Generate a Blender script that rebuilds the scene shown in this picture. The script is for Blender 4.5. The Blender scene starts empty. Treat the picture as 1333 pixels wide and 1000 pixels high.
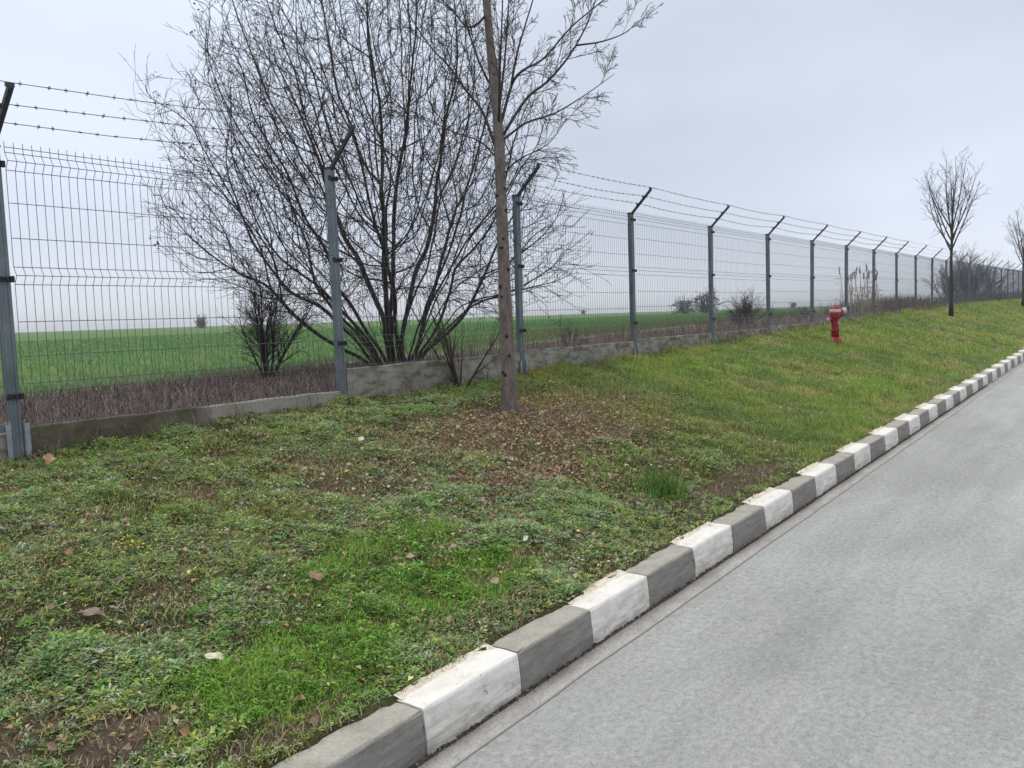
import bpy, math, random
import numpy as np
from mathutils import Vector, Matrix

S = bpy.context.scene
C = S.collection

# ------------------------------------------------------------------ camera
cam_d = bpy.data.cameras.new('camera')
cam = bpy.data.objects.new('camera', cam_d)
C.objects.link(cam)
cam_d.sensor_width = 36.0
cam_d.lens = 29.15
cam_d.clip_start = 0.05
cam_d.clip_end = 5000
_r = Vector((0.59803609, -0.80075742, -0.03376972))
_u = Vector((0.08270588, 0.01974841, 0.99637831))
_f = Vector((0.79719043, 0.59866314, -0.07803761))
M4 = Matrix(((_r.x, _u.x, -_f.x, 0), (_r.y, _u.y, -_f.y, 0), (_r.z, _u.z, -_f.z, 1.55), (0, 0, 0, 1)))
cam.matrix_world = M4
S.camera = cam

# ------------------------------------------------------------------ world: overcast daylight
SUN_EL, SUN_AZ = math.radians(62), math.radians(8)     # azimuth the light comes from, clockwise from +Y
w = bpy.data.worlds.new('World')
S.world = w
w.use_nodes = True
nt = w.node_tree
nt.nodes.clear()
out = nt.nodes.new('ShaderNodeOutputWorld')
mix = nt.nodes.new('ShaderNodeMixShader')
bg1 = nt.nodes.new('ShaderNodeBackground')
bg2 = nt.nodes.new('ShaderNodeBackground')
sky = nt.nodes.new('ShaderNodeTexSky')
sky.sky_type = 'NISHITA'
sky.sun_disc = False
sky.sun_elevation = SUN_EL
sky.sun_rotation = SUN_AZ
nt.links.new(sky.outputs[0], bg1.inputs['Color'])
bg1.inputs['Strength'].default_value = 0.08
tc = nt.nodes.new('ShaderNodeTexCoord')
sep = nt.nodes.new('ShaderNodeSeparateXYZ')
nt.links.new(tc.outputs['Generated'], sep.inputs[0])
ramp = nt.nodes.new('ShaderNodeValToRGB')                # cloud deck: paler overhead, the usual overcast gradient
nt.links.new(sep.outputs['Z'], ramp.inputs[0])
e = ramp.color_ramp.elements
e[0].position = 0.0; e[0].color = (0.66, 0.70, 0.765, 1)
e[1].position = 1.0; e[1].color = (0.90, 0.88, 0.85, 1)
for p_, c_ in ((0.10, (0.53, 0.575, 0.675, 1)), (0.33, (0.545, 0.600, 0.705, 1)), (0.6, (0.68, 0.70, 0.735, 1))):
    q_ = e.new(p_); q_.color = c_
mp = nt.nodes.new('ShaderNodeMapping')
mp.inputs['Scale'].default_value = (1.0, 1.0, 2.6)
nt.links.new(tc.outputs['Generated'], mp.inputs[0])
nz = nt.nodes.new('ShaderNodeTexNoise')
nz.inputs['Scale'].default_value = 1.7
nz.inputs['Detail'].default_value = 5
nz.inputs['Roughness'].default_value = 0.45
nt.links.new(mp.outputs[0], nz.inputs[0])
cr = nt.nodes.new('ShaderNodeMapRange')
cr.inputs['From Min'].default_value = 0.3
cr.inputs['From Max'].default_value = 0.7
cr.inputs['To Min'].default_value = 0.85
cr.inputs['To Max'].default_value = 1.13
nt.links.new(nz.outputs[0], cr.inputs[0])
mul = nt.nodes.new('ShaderNodeMix')
mul.data_type = 'RGBA'; mul.blend_type = 'MULTIPLY'
mul.inputs[0].default_value = 1
nt.links.new(ramp.outputs[0], mul.inputs[6])
nt.links.new(cr.outputs[0], mul.inputs[7])
# the cloud is thinner and whiter towards the hidden sun
dp = nt.nodes.new('ShaderNodeVectorMath'); dp.operation = 'DOT_PRODUCT'
nt.links.new(tc.outputs['Generated'], dp.inputs[0])
dp.inputs[1].default_value = (math.sin(SUN_AZ) * math.cos(SUN_EL), math.cos(SUN_AZ) * math.cos(SUN_EL), math.sin(SUN_EL))
gr = nt.nodes.new('ShaderNodeMapRange'); gr.interpolation_type = 'SMOOTHSTEP'
nt.links.new(dp.outputs['Value'], gr.inputs[0])
gr.inputs[1].default_value = 0.35; gr.inputs[2].default_value = 1.0; gr.inputs[3].default_value = 0.0; gr.inputs[4].default_value = 0.10
gl = nt.nodes.new('ShaderNodeMix'); gl.data_type = 'RGBA'; gl.blend_type = 'ADD'; gl.inputs[0].default_value = 1
gc = nt.nodes.new('ShaderNodeMix'); gc.data_type = 'RGBA'; gc.inputs[6].default_value = (0, 0, 0, 1); gc.inputs[7].default_value = (0.95, 0.95, 0.95, 1)
nt.links.new(gr.outputs[0], gc.inputs[0])
nt.links.new(mul.outputs[2], gl.inputs[6]); nt.links.new(gc.outputs[2], gl.inputs[7])
nt.links.new(gl.outputs[2], bg2.inputs['Color'])
bg2.inputs['Strength'].default_value = 1.4
mix.inputs[0].default_value = 0.9
nt.links.new(bg1.outputs[0], mix.inputs[1])
nt.links.new(bg2.outputs[0], mix.inputs[2])
nt.links.new(mix.outputs[0], out.inputs['Surface'])

sd = bpy.data.lights.new('sun', 'SUN')
sd.energy = 1.25
sd.angle = math.radians(40)
sd.color = (1.0, 0.97, 0.93)
sun = bpy.data.objects.new('sun', sd)
C.objects.link(sun)
sdir = Vector((math.sin(SUN_AZ) * math.cos(SUN_EL), math.cos(SUN_AZ) * math.cos(SUN_EL), math.sin(SUN_EL)))
sun.rotation_euler = sdir.to_track_quat('Z', 'Y').to_euler()

S.view_settings.view_transform = 'Standard'
S.view_settings.look = 'None'
S.view_settings.exposure = 0.0
S.view_settings.gamma = 1.0
S.view_settings.use_curve_mapping = False

# ------------------------------------------------------------------ helpers
rng = np.random.default_rng(11)
random.seed(5)


def mat(name, base=(0.5, 0.5, 0.5), rough=0.7, metal=0.0, attr=None, spec=0.3):
    m = bpy.data.materials.new(name)
    m.use_nodes = True
    t = m.node_tree
    b = t.nodes['Principled BSDF']
    b.inputs['Base Color'].default_value = (*base, 1)
    b.inputs['Roughness'].default_value = rough
    b.inputs['Metallic'].default_value = metal
    b.inputs['Specular IOR Level'].default_value = spec
    if attr:
        a = t.nodes.new('ShaderNodeAttribute')
        a.attribute_name = attr
        t.links.new(a.outputs['Color'], b.inputs['Base Color'])
    return m, t, b


def nnoise(t, scale, detail=4, rough=0.55, coord='Object', stretch=None, dist=0.0):
    n = t.nodes.new('ShaderNodeTexNoise')
    n.inputs['Scale'].default_value = scale
    n.inputs['Detail'].default_value = detail
    n.inputs['Roughness'].default_value = rough
    n.inputs['Distortion'].default_value = dist
    c = t.nodes.new('ShaderNodeTexCoord')
    if stretch:
        mpn = t.nodes.new('ShaderNodeMapping')
        mpn.inputs['Scale'].default_value = stretch
        t.links.new(c.outputs[coord], mpn.inputs[0])
        t.links.new(mpn.outputs[0], n.inputs[0])
    else:
        t.links.new(c.outputs[coord], n.inputs[0])
    return n.outputs[0]


def nramp(t, fac, stops):
    r = t.nodes.new('ShaderNodeValToRGB')
    t.links.new(fac, r.inputs[0])
    el = r.color_ramp.elements
    el[0].position, el[0].color = stops[0][0], (*stops[0][1], 1)
    el[1].position, el[1].color = stops[-1][0], (*stops[-1][1], 1)
    for p, c in stops[1:-1]:
        k = el.new(p)
        k.color = (*c, 1)
    return r.outputs[0]


def nmix(t, fac, a, b, blend='MIX'):
    n = t.nodes.new('ShaderNodeMix')
    n.data_type = 'RGBA'
    n.blend_type = blend
    for sock, v in ((n.inputs[0], fac), (n.inputs[6], a), (n.inputs[7], b)):
        if isinstance(v, (int, float)):
            sock.default_value = v
        elif isinstance(v, tuple):
            sock.default_value = (*v, 1)
        else:
            t.links.new(v, sock)
    return n.outputs[2]


def nbump(t, b, height, strength=0.3, dist=0.01):
    n = t.nodes.new('ShaderNodeBump')
    n.inputs['Strength'].default_value = strength
    n.inputs['Distance'].default_value = dist
    t.links.new(height, n.inputs['Height'])
    t.links.new(n.outputs[0], b.inputs['Normal'])


def tag(o, label=None, cat=None, group=None, kind=None):
    if label: o['label'] = label
    if cat: o['category'] = cat
    if group: o['group'] = group
    if kind: o['kind'] = kind
    return o


def empty(name, loc, label=None, cat=None, group=None, kind=None, rz=0):
    o = bpy.data.objects.new(name, None)
    o.empty_display_size = 0.2
    o.location = loc
    o.rotation_euler = (0, 0, rz)
    C.objects.link(o)
    return tag(o, label, cat, group, kind)


def link(name, me, m=None, parent=None, loc=(0, 0, 0)):
    o = bpy.data.objects.new(name, me)
    o.location = loc
    C.objects.link(o)
    if m is not None and not me.materials:
        me.materials.append(m)
    if parent is not None:
        o.parent = parent
    return o


def mesh_np(name, V, faces, col=None, smooth=False):
    """faces: list of int arrays (n,3) or (n,4)"""
    me = bpy.data.meshes.new(name)
    V = np.asarray(V, np.float32)
    idx = np.concatenate([np.asarray(f, np.int32).ravel() for f in faces])
    cnt = np.concatenate([np.full(len(f), f.shape[1], np.int32) for f in faces])
    st = np.concatenate([[0], np.cumsum(cnt)[:-1]]).astype(np.int32)
    me.vertices.add(len(V))
    me.vertices.foreach_set('co', V.ravel())
    me.loops.add(len(idx))
    me.loops.foreach_set('vertex_index', idx)
    me.polygons.add(len(cnt))
    me.polygons.foreach_set('loop_start', st)
    me.polygons.foreach_set('loop_total', cnt)
    if smooth:
        me.polygons.foreach_set('use_smooth', np.ones(len(cnt), bool))
    if col is not None:
        a = me.color_attributes.new('Col', 'FLOAT_COLOR', 'POINT')
        c4 = np.ones((len(V), 4), np.float32)
        c4[:, :3] = np.clip(col, 0.004, 1)
        a.data.foreach_set('color', c4.ravel())
    me.update(calc_edges=True)
    return me


class MB:
    """collects tubes, boxes and prisms into one mesh"""
    def __init__(s):
        s.v, s.f = [], []

    def add(s, vs, fs):
        k = len(s.v)
        s.v += vs
        s.f += [tuple(i + k for i in f) for f in fs]

    def box(s, a, b, ch=0.0):
        x0, y0, z0 = a; x1, y1, z1 = b
        if ch <= 0:
            s.add([(x0, y0, z0), (x1, y0, z0), (x1, y1, z0), (x0, y1, z0), (x0, y0, z1), (x1, y0, z1), (x1, y1, z1), (x0, y1, z1)],
                  [(3, 2, 1, 0), (4, 5, 6, 7), (0, 1, 5, 4), (1, 2, 6, 5), (2, 3, 7, 6), (3, 0, 4, 7)])
        else:
            p = [(x0 + ch, y0), (x1 - ch, y0), (x1, y0 + ch), (x1, y1 - ch), (x1 - ch, y1), (x0 + ch, y1), (x0, y1 - ch), (x0, y0 + ch)]
            s.prism(p, z0, z1)

    def prism(s, p, z0, z1):
        n = len(p)
        s.add([(x, y, z0) for x, y in p] + [(x, y, z1) for x, y in p],
              [tuple(range(n - 1, -1, -1)), tuple(range(n, 2 * n))] + [(i, (i + 1) % n, n + (i + 1) % n, n + i) for i in range(n)])

    def tube(s, pts, rad, n=6, cap=True):
        pts = [Vector(p) for p in pts]
        m = len(pts)
        if not hasattr(rad, '__len__'):
            rad = [rad] * m
        ref = None
        vs, fs = [], []
        for i in range(m):
            d = (pts[min(i + 1, m - 1)] - pts[max(i - 1, 0)])
            if d.length < 1e-9: d = Vector((0, 0, 1))
            d.normalize()
            if ref is None:
                a = Vector((1, 0, 0)) if abs(d.x) < 0.7 else Vector((0, 1, 0))
                ref = d.cross(a).normalized()
            else:
                ref = (ref - d * ref.dot(d))
                ref.normalize()
            b = d.cross(ref)
            for k in range(n):
                t = 2 * math.pi * k / n
                q = pts[i] + (ref * math.cos(t) + b * math.sin(t)) * rad[i]
                vs.append((q.x, q.y, q.z))
        for i in range(m - 1):
            for k in range(n):
                a0 = i * n + k; a1 = i * n + (k + 1) % n
                fs.append((a0, a1, a1 + n, a0 + n))
        if cap:
            fs.append(tuple(range(n - 1, -1, -1)))
            fs.append(tuple(range((m - 1) * n, m * n)))
        s.add(vs, fs)

    def lathe(s, prof, n=20):
        vs, fs = [], []
        for r, z in prof:
            for k in range(n):
                t = 2 * math.pi * k / n
                vs.append((r * math.cos(t), r * math.sin(t), z))
        for i in range(len(prof) - 1):
            for k in range(n):
                a0 = i * n + k; a1 = i * n + (k + 1) % n
                fs.append((a0, a1, a1 + n, a0 + n))
        fs.append(tuple(range(n - 1, -1, -1)))
        fs.append(tuple(range((len(prof) - 1) * n, len(prof) * n)))
        s.add(vs, fs)

    def mesh(s, name, smooth=False):
        me = bpy.data.meshes.new(name)
        me.from_pydata(s.v, [], s.f)
        if smooth:
            me.polygons.foreach_set('use_smooth', [True] * len(me.polygons))
        me.update()
        return me

    def build(s, name, m, parent=None, smooth=False, loc=(0, 0, 0)):
        return link(name, s.mesh(name, smooth), m, parent, loc)


def _hash(ix, iy, seed):
    h = (ix.astype(np.int64) * 374761393 + iy.astype(np.int64) * 668265263 + seed * 974634777) & 0x7fffffff
    h = ((h ^ (h >> 13)) * 1274126177) & 0x7fffffff
    return ((h ^ (h >> 16)) & 0xffff) / 65535.0


def vnoise(x, y, scale, seed=0, octv=3):
    x = np.asarray(x, float) * scale; y = np.asarray(y, float) * scale
    r = np.zeros_like(x); amp = 1.0; tot = 0
    for o in range(octv):
        xi = np.floor(x); yi = np.floor(y)
        fx = x - xi; fy = y - yi
        fx = fx * fx * (3 - 2 * fx); fy = fy * fy * (3 - 2 * fy)
        a = _hash(xi, yi, seed + o); b = _hash(xi + 1, yi, seed + o)
        c = _hash(xi, yi + 1, seed + o); d = _hash(xi + 1, yi + 1, seed + o)
        r += amp * ((a * (1 - fx) + b * fx) * (1 - fy) + (c * (1 - fx) + d * fx) * fy)
        tot += amp; amp *= 0.5; x = x * 2.03 + 17.1; y = y * 2.03 + 9.7
    return r / tot


def sstep(a, b, x):
    t = np.clip((np.asarray(x, float) - a) / (b - a), 0, 1)
    return t * t * (3 - 2 * t)


def blob(x, y, cx, cy, rx, ry, ang=0.0, wob=0.35, seed=0):
    dx, dy = x - cx, y - cy
    c, s = math.cos(ang), math.sin(ang)
    u = (dx * c + dy * s) / rx; v = (-dx * s + dy * c) / ry
    d = np.sqrt(u * u + v * v) + wob * (vnoise(x, y, 2.6, 40 + seed, 3) - 0.5) * 2
    return 1 - sstep(0.6, 1.15, d)


# ------------------------------------------------------------------ terrain heights (metres)
G = 0.0104
FY = 5.205                 # fence line
KY0, KY1 = 1.975, 2.135    # kerb front, back
FXS = [-6, 2.1, 4.6, 7.1, 9.6, 12.1, 14.6, 17, 19.6, 22, 24.5, 27, 30, 35, 60, 95, 200]
FZS = [0.80, 0.85, 0.92, 0.99, 1.01, 1.08, 1.15, 1.20, 1.27, 1.32, 1.36, 1.41, 1.47, 1.53, 1.77, 2.1, 2.6]


def road_z(x):
    return np.where(np.asarray(x) < 95, G * np.asarray(x, float), G * 95 + (np.asarray(x, float) - 95) * 0.004)


def fence_z(x):
    return np.interp(x, FXS, FZS)


def field_z(x, y):
    d = np.hypot(x, y)
    k = np.where(d < 320, 1.0, 320 / np.maximum(d, 1))
    base = 0.86 + 0.0058 * k * (0.6 * np.abs(x) + 0.8 * np.abs(y))
    lift = (fence_z(np.clip(x, -6, 60)) - 0.86 - 0.0035 * np.clip(x, 0, 60)) * np.exp(-np.maximum(y - 6, 0) / 9)
    return base + np.clip(lift, -0.05, 0.6) + 0.35 * (vnoise(x, y, 0.012, 3, 2) - 0.5) * sstep(60, 200, d)


def bumps(x, y):
    return 0.075 * (vnoise(x, y, 1.3, 1, 3) - 0.5) + 0.075 * (vnoise(x, y, 5.0, 2, 3) - 0.5)


def ground_z(x, y):
    x = np.asarray(x, float); y = np.asarray(y, float)
    k = road_z(x) + 0.160
    fz = fence_z(x)
    t = np.clip((y - KY1) / (FY - KY1), 0, 1)
    v = k + (fz - k) * (0.85 * t + 0.15 * t * t * (3 - 2 * t))
    edge = sstep(KY1, KY1 + 0.3, y)
    v = v + bumps(x, y) * (0.25 + 0.75 * edge)
    far = field_z(x, y) + bumps(x, y) * 0.5 * (1 - sstep(9, 14, y))
    m = sstep(FY + 0.1, FY + 2.6, y)
    return v * (1 - m) + far * m


# ------------------------------------------------------------------ colour zones of the verge
def zones(x, y):
    x = np.asarray(x, float); y = np.asarray(y, float)
    n1 = vnoise(x, y, 0.9, 11, 3); n2 = vnoise(x, y, 3.1, 12, 3)
    z = {}
    lush = np.maximum.reduce([
        blob(x, y, 2.05, 2.52, 0.75, 0.34, 0.15, 0.3, 1),
        blob(x, y, 2.95, 2.62, 0.55, 0.26, -0.1, 0.3, 2),
        0.8 * blob(x, y, 2.7, 3.0, 0.5, 0.3, 0.2, 0.4, 3),
        0.8 * blob(x, y, 3.15, 3.05, 0.32, 0.22, 0.2, 0.4, 31),
        blob(x, y, 5.2, 2.60, 0.26, 0.17, 0, 0.25, 4),
        0.4 * blob(x, y, 11.9, 2.85, 1.3, 0.3, 0, 0.4, 5),
        0.3 * blob(x, y, 10.5, 4.4, 2.2, 0.7, 0, 0.4, 6)])
    z['lush'] = lush
    z['right'] = sstep(6.2, 7.6, x + 1.2 * (n1 - 0.5) + 0.5 * (y - 3.2))
    litter = np.maximum.reduce([
        blob(x, y, 5.65, 4.0, 1.5, 0.62, -0.1, 0.35, 7),
        0.75 * blob(x, y, 6.9, 4.0, 1.2, 0.5, 0, 0.45, 8),
        0.65 * blob(x, y, 4.7, 3.5, 1.1, 0.36, -0.12, 0.5, 9),
        0.4 * blob(x, y, 3.4, 4.0, 1.3, 0.40, 0.1, 0.6, 10),
        0.3 * blob(x, y, 2.6, 3.4, 1.0, 0.22, 0.1, 0.6, 13)])
    z['litter'] = litter
    dirt = np.maximum.reduce([
        blob(x, y, 1.27, 2.56, 0.20, 0.11, 0.3, 0.4, 14),
        0.8 * blob(x, y, 0.95, 2.75, 0.25, 0.13, 0.3, 0.4, 15),
        0.8 * blob(x, y, 4.6, 3.18, 0.7, 0.20, -0.1, 0.5, 16),
        0.75 * blob(x, y, 6.1, 2.40, 0.9, 0.12, 0.0, 0.5, 17),
        0.8 * blob(x, y, 3.35, 2.55, 0.5, 0.07, 0.05, 0.5, 18),
        0.55 * blob(x, y, 7.9, 2.35, 0.5, 0.12, 0.0, 0.5, 19),
        0.7 * blob(x, y, 1.75, 2.25, 0.35, 0.08, 0.0, 0.5, 20),
        0.6 * sstep(9, 13, x) * (1 - sstep(0.12, 0.45, y - KY1 + 0.3 * (n2 - 0.5)))])
    z['dirt'] = np.clip(dirt + 0.4 * sstep(0.64, 0.74, n2) * (1 - z['right']), 0, 1)
    z['blue'] = np.maximum.reduce([sstep(0.40, 0.58, n1) * (1 - sstep(4.2, 6.4, x)),
                                   .75 * sstep(0.5, 0.62, vnoise(x, y, 2.3, 26, 3)) * (1 - sstep(5, 7, x)),
                                   blob(x, y, 1.2, 3.0, 0.7, 0.7, 0, 0.4, 21),
                                   0.8 * blob(x, y, 2.0, 3.05, 0.6, 0.35, 0.2, 0.5, 22)])
    z['olive'] = sstep(0.45, 0.65, vnoise(x, y, 0.55, 23, 3)) * z['right']
    z['n1'], z['n2'] = n1, n2
    return z


def lerp(a, b, t):
    return a * (1 - t[:, None]) + np.asarray(b)[None, :] * t[:, None]


LUSH = (0.145, 0.265, 0.036); GREEN = (0.165, 0.228, 0.046); OLIVE = (0.270, 0.275, 0.070)
BLUEG = (0.165, 0.245, 0.120); STRAW = (0.42, 0.36, 0.23); SOIL = (0.120, 0.090, 0.070); BROWN = (0.20, 0.125, 0.075)


VB = 1.85      # albedo level of the winter sward


def grass_col(x, y, n):
    z = zones(x, y)
    c = np.tile(np.array(GREEN), (n, 1))
    c = lerp(c, BLUEG, 0.7 * z['blue'])
    c = lerp(c, (0.140, 0.225, 0.026), 0.85 * z['right'])
    c = lerp(c, OLIVE, 0.34 * z['olive'])
    c = lerp(c, (0.080, 0.175, 0.030), 0.8 * z['right'] * sstep(.50, .64, vnoise(x, y, 1.15, 24, 3)))
    c = lerp(c, (0.31, 0.27, 0.10), 0.6 * z['right'] * sstep(.54, .68, vnoise(x, y, 1.9, 25, 3)))
    c = lerp(c, LUSH, z['lush'])
    c = lerp(c, (0.24, 0.22, 0.09), 0.5 * z['litter'])
    return c * VB, z


# ------------------------------------------------------------------ road, gutter strip
def grid(xs, ys, zf, name, m, col=None, kind='structure', parent=None):
    X, Y = np.meshgrid(xs, ys, indexing='ij')
    Z = zf(X, Y)
    V = np.stack([X, Y, Z], -1).reshape(-1, 3)
    nx, ny = len(xs), len(ys)
    i = (np.arange(nx - 1)[:, None] * ny + np.arange(ny - 1)[None, :]).ravel()
    F = np.stack([i, i + ny, i + ny + 1, i + 1], -1)
    me = mesh_np(name, V, [F], None if col is None else col(X.ravel(), Y.ravel()), smooth=True)
    o = link(name, me, m, parent)
    if kind: o['kind'] = kind
    return o


m_road, t, b = mat('concrete_road', rough=0.85)
n_big = nnoise(t, 0.55, 5, 0.6)
n_str = nnoise(t, 3.0, 6, 0.65, stretch=(0.28, 1.5, 1))
n_fin = nnoise(t, 38, 8, 0.82, stretch=(.8, 1, 1))
n_grit = nnoise(t, 130, 3, 0.7)
c1 = nramp(t, n_str, [(0.25, (0.285, 0.289, 0.288)), (0.5, (0.315, 0.320, 0.316)), (0.75, (0.352, 0.360, 0.354))])
c1 = nmix(t, 0.5, c1, nramp(t, n_big, [(0.32, (0.88, 0.89, 0.93)), (0.5, (0.99, 0.985, 0.97)), (0.68, (1.06, 1.08, 1.06))]), 'MULTIPLY')
c1 = nmix(t, 0.85, c1, nramp(t, n_fin, [(0.34, (0.60, 0.60, 0.62)), (0.46, (.92, .92, .93)), (0.55, (1.07, 1.08, 1.07)), (0.66, (1.36, 1.38, 1.35))]), 'MULTIPLY')
c1 = nmix(t, 0.7, c1, nramp(t, n_grit, [(0.30, (0.45, 0.45, 0.46)), (0.42, (.97, .97, .97)), (0.56, (1.03, 1.03, 1.03)), (0.66, (1.32, 1.32, 1.30))]), 'MULTIPLY')
n_stain = nnoise(t, 1.6, 4, 0.6, stretch=(1, 1.8, 1))
c1 = nmix(t, 0.3, c1, nramp(t, n_stain, [(0.30, (0.76, 0.78, 0.80)), (0.40, (1, 1, 1)), (0.66, (1, 1, 1)), (0.74, (1.10, 1.12, 1.11))]), 'MULTIPLY')
n_pat = nnoise(t, 0.30, 3, 0.5, stretch=(.8, 1.3, 1), dist=1.2)
c1 = nmix(t, 0.9, c1, nramp(t, n_pat, [(0.36, (0.88, 0.87, 0.87)), (0.48, (0.97, 0.965, 0.955)), (0.56, (1.03, 1.055, 1.04)), (0.70, (1.14, 1.18, 1.16))]), 'MULTIPLY')
n_wh = nnoise(t, 1.0, 4, 0.6, stretch=(.06, 1.7, 1))
c1 = nmix(t, 0.8, c1, nramp(t, n_wh, [(0.34, (0.88, 0.87, 0.87)), (0.5, (1, 1, 1)), (0.68, (1.07, 1.08, 1.08))]), 'MULTIPLY')
n_dot = nnoise(t, 5.0, 3, 0.8)
c1 = nmix(t, 0.8, c1, nramp(t, n_dot, [(0.24, (0.6, 0.6, 0.62)), (0.30, (1, 1, 1)), (0.8, (1, 1, 1))]), 'MULTIPLY')
c1 = nmix(t, 1.0, c1, (1.13, 1.135, 1.12), 'MULTIPLY')
t.links.new(c1, b.inputs['Base Color'])
nbump(t, b, n_fin, 0.35, 0.006)
rb = nramp(t, n_big, [(0.35, (0.62,) * 3), (0.65, (0.9,) * 3)])
t.links.new(rb, b.inputs['Roughness'])

xs = np.concatenate([np.arange(-12, 30, 1.5), np.arange(30, 100, 6), np.arange(100, 1500, 60)])
grid(xs, np.array([-7.0, -4, -1, 1.60, KY0 + 0.05]), lambda X, Y: road_z(X) - 0.004, 'road', m_road)

m_gut, t, b = mat('gutter_concrete', rough=0.85)
g1 = nnoise(t, 9, 6, 0.65, stretch=(0.5, 1, 1)); g2 = nnoise(t, 70, 4, 0.7)
c = nramp(t, g1, [(0.25, (0.30, 0.285, 0.265)), (0.5, (0.40, 0.385, 0.365)), (0.75, (0.48, 0.47, 0.45))])
c = nmix(t, 0.8, c, nramp(t, g2, [(0.32, (0.58, 0.57, 0.56)), (0.48, (.95, .95, .95)), (0.68, (1.25, 1.25, 1.25))]), 'MULTIPLY')
t.links.new(c, b.inputs['Base Color'])
nbump(t, b, g2, 0.3, 0.004)
gx = np.arange(-5, 60, 0.05)
GW = np.random.default_rng(2)
gi = KY0 - 0.030 + 0.010 * (vnoise(gx, gx * 0, 4, 5, 3) - 0.5)
go = 1.865 + 0.016 * (vnoise(gx, gx * 0, 3, 6, 3) - 0.5)
V = []
for k in range(len(gx)):
    zz = float(G * gx[k])
    V += [(gx[k], go[k] - 0.012, zz - 0.004), (gx[k], go[k], zz + 0.002), (gx[k], gi[k], zz + 0.002), (gx[k], gi[k] + 0.004, zz - 0.02)]
i = np.arange(len(gx) - 1) * 4
F = np.concatenate([np.stack([i + a, i + 4 + a, i + 5 + a, i + 1 + a], -1) for a in (0, 1, 2)])
o = link('gutter_strip', mesh_np('gutter_strip', V, [F]), m_gut)
o['kind'] = 'structure'

V = []
for k in range(len(gx)):
    zz = float(G * gx[k]); wj = .005 + .004 * float(vnoise(np.array([gx[k]]), np.array([1.0]), 6, 7, 3)[0])
    V += [(gx[k], go[k] - 0.012 - wj, zz - 0.0005), (gx[k], go[k] - 0.011, zz - 0.0005)]
i = np.arange(len(gx) - 1) * 2
m_joint, t, b = mat('joint_dirt', (.30, .285, .26), .95)
o = link('gutter_joint', mesh_np('gutter_joint', V, [np.stack([i, i + 2, i + 3, i + 1], -1)]), m_joint)
o['kind'] = 'structure'

# far verge on the other side of the road
m_soil, t, b = mat('verge_soil', rough=0.95, attr='Col', spec=0.1)
a_ = [n for n in t.nodes if n.type == 'ATTRIBUTE'][0]
s1 = nnoise(t, 38, 5, 0.7); s2 = nnoise(t, 160, 3, 0.7)
c = nmix(t, 0.8, a_.outputs['Color'], nramp(t, s1, [(0.28, (0.45, 0.42, 0.40)), (0.5, (1, 1, 1)), (0.72, (1.5, 1.45, 1.35))]), 'MULTIPLY')
c = nmix(t, 0.7, c, nramp(t, s2, [(0.3, (0.5, 0.5, 0.5)), (0.5, (1, 1, 1)), (0.75, (1.5, 1.4, 1.3))]), 'MULTIPLY')
t.links.new(c, b.inputs['Base Color'])
nbump(t, b, s1, 0.6, 0.02)


def soil_col(x, y):
    n = len(x)
    z = zones(x, y)
    c = np.tile(np.array((0.100, 0.105, 0.045)), (n, 1))
    c = lerp(c, (0.095, 0.120, 0.035), z['right'] * 0.9)
    c = lerp(c, (0.060, 0.115, 0.020), z['lush'] * 0.9)
    c = lerp(c, (0.180, 0.140, 0.100), z['litter'] * 0.8)
    c = lerp(c, SOIL, z['dirt'])
    c = c * (0.50 + 0.50 * z['right'] + 0.45 * z['litter'] + 0.5 * z['dirt'] + 0.3 * z['lush'])[:, None]  # ground darkened under plant cover: shade there is put into the colour
    mg = sstep(FY - 0.1, FY + 0.15, y)
    c = lerp(c, (0.105, 0.082, 0.075), mg)
    return c


grid(xs, np.array([-40.0, -20, -9, -7.0]), lambda X, Y: road_z(X) + 0.05 + 0 * Y, 'far_verge', m_soil, soil_col)

# ------------------------------------------------------------------ verge + margin (ground) and field
xa = np.concatenate([np.arange(-3, 0.4, 0.15), np.arange(0.4, 7, 0.035), np.arange(7, 14, 0.07), np.arange(14, 40, 0.25), np.arange(40, 110, 1.5)])
ya = np.concatenate([[KY1 - 0.012], np.arange(KY1 + 0.01, FY, 0.045), np.arange(FY, 9.2, 0.2)])


def verge_z(X, Y):
    z = ground_z(X, Y)
    return z


vo = grid(xa, ya, verge_z, 'grass_verge', m_soil, soil_col)
ny_ = len(ya)
co = np.empty(len(vo.data.vertices) * 3, np.float32); vo.data.vertices.foreach_get('co', co); co = co.reshape(len(xa), ny_, 3)
rag = np.clip(vnoise(xa, xa * 0, 9, 91, 4) - .42, 0, 1) * .085 + .02 * np.clip(vnoise(xa, xa * 0, 40, 92, 2) - .5, 0, 1)
co[:, 0, 1] -= rag; co[:, 0, 2] = road_z(xa) + .150
co[:, 1, 1] -= rag * .8; co[:, 1, 2] = road_z(xa) + .172
co[:, 2, 2] = np.maximum(co[:, 2, 2], road_z(xa) + .170)
vo.data.vertices.foreach_set('co', co.ravel()); vo.data.update()

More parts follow.
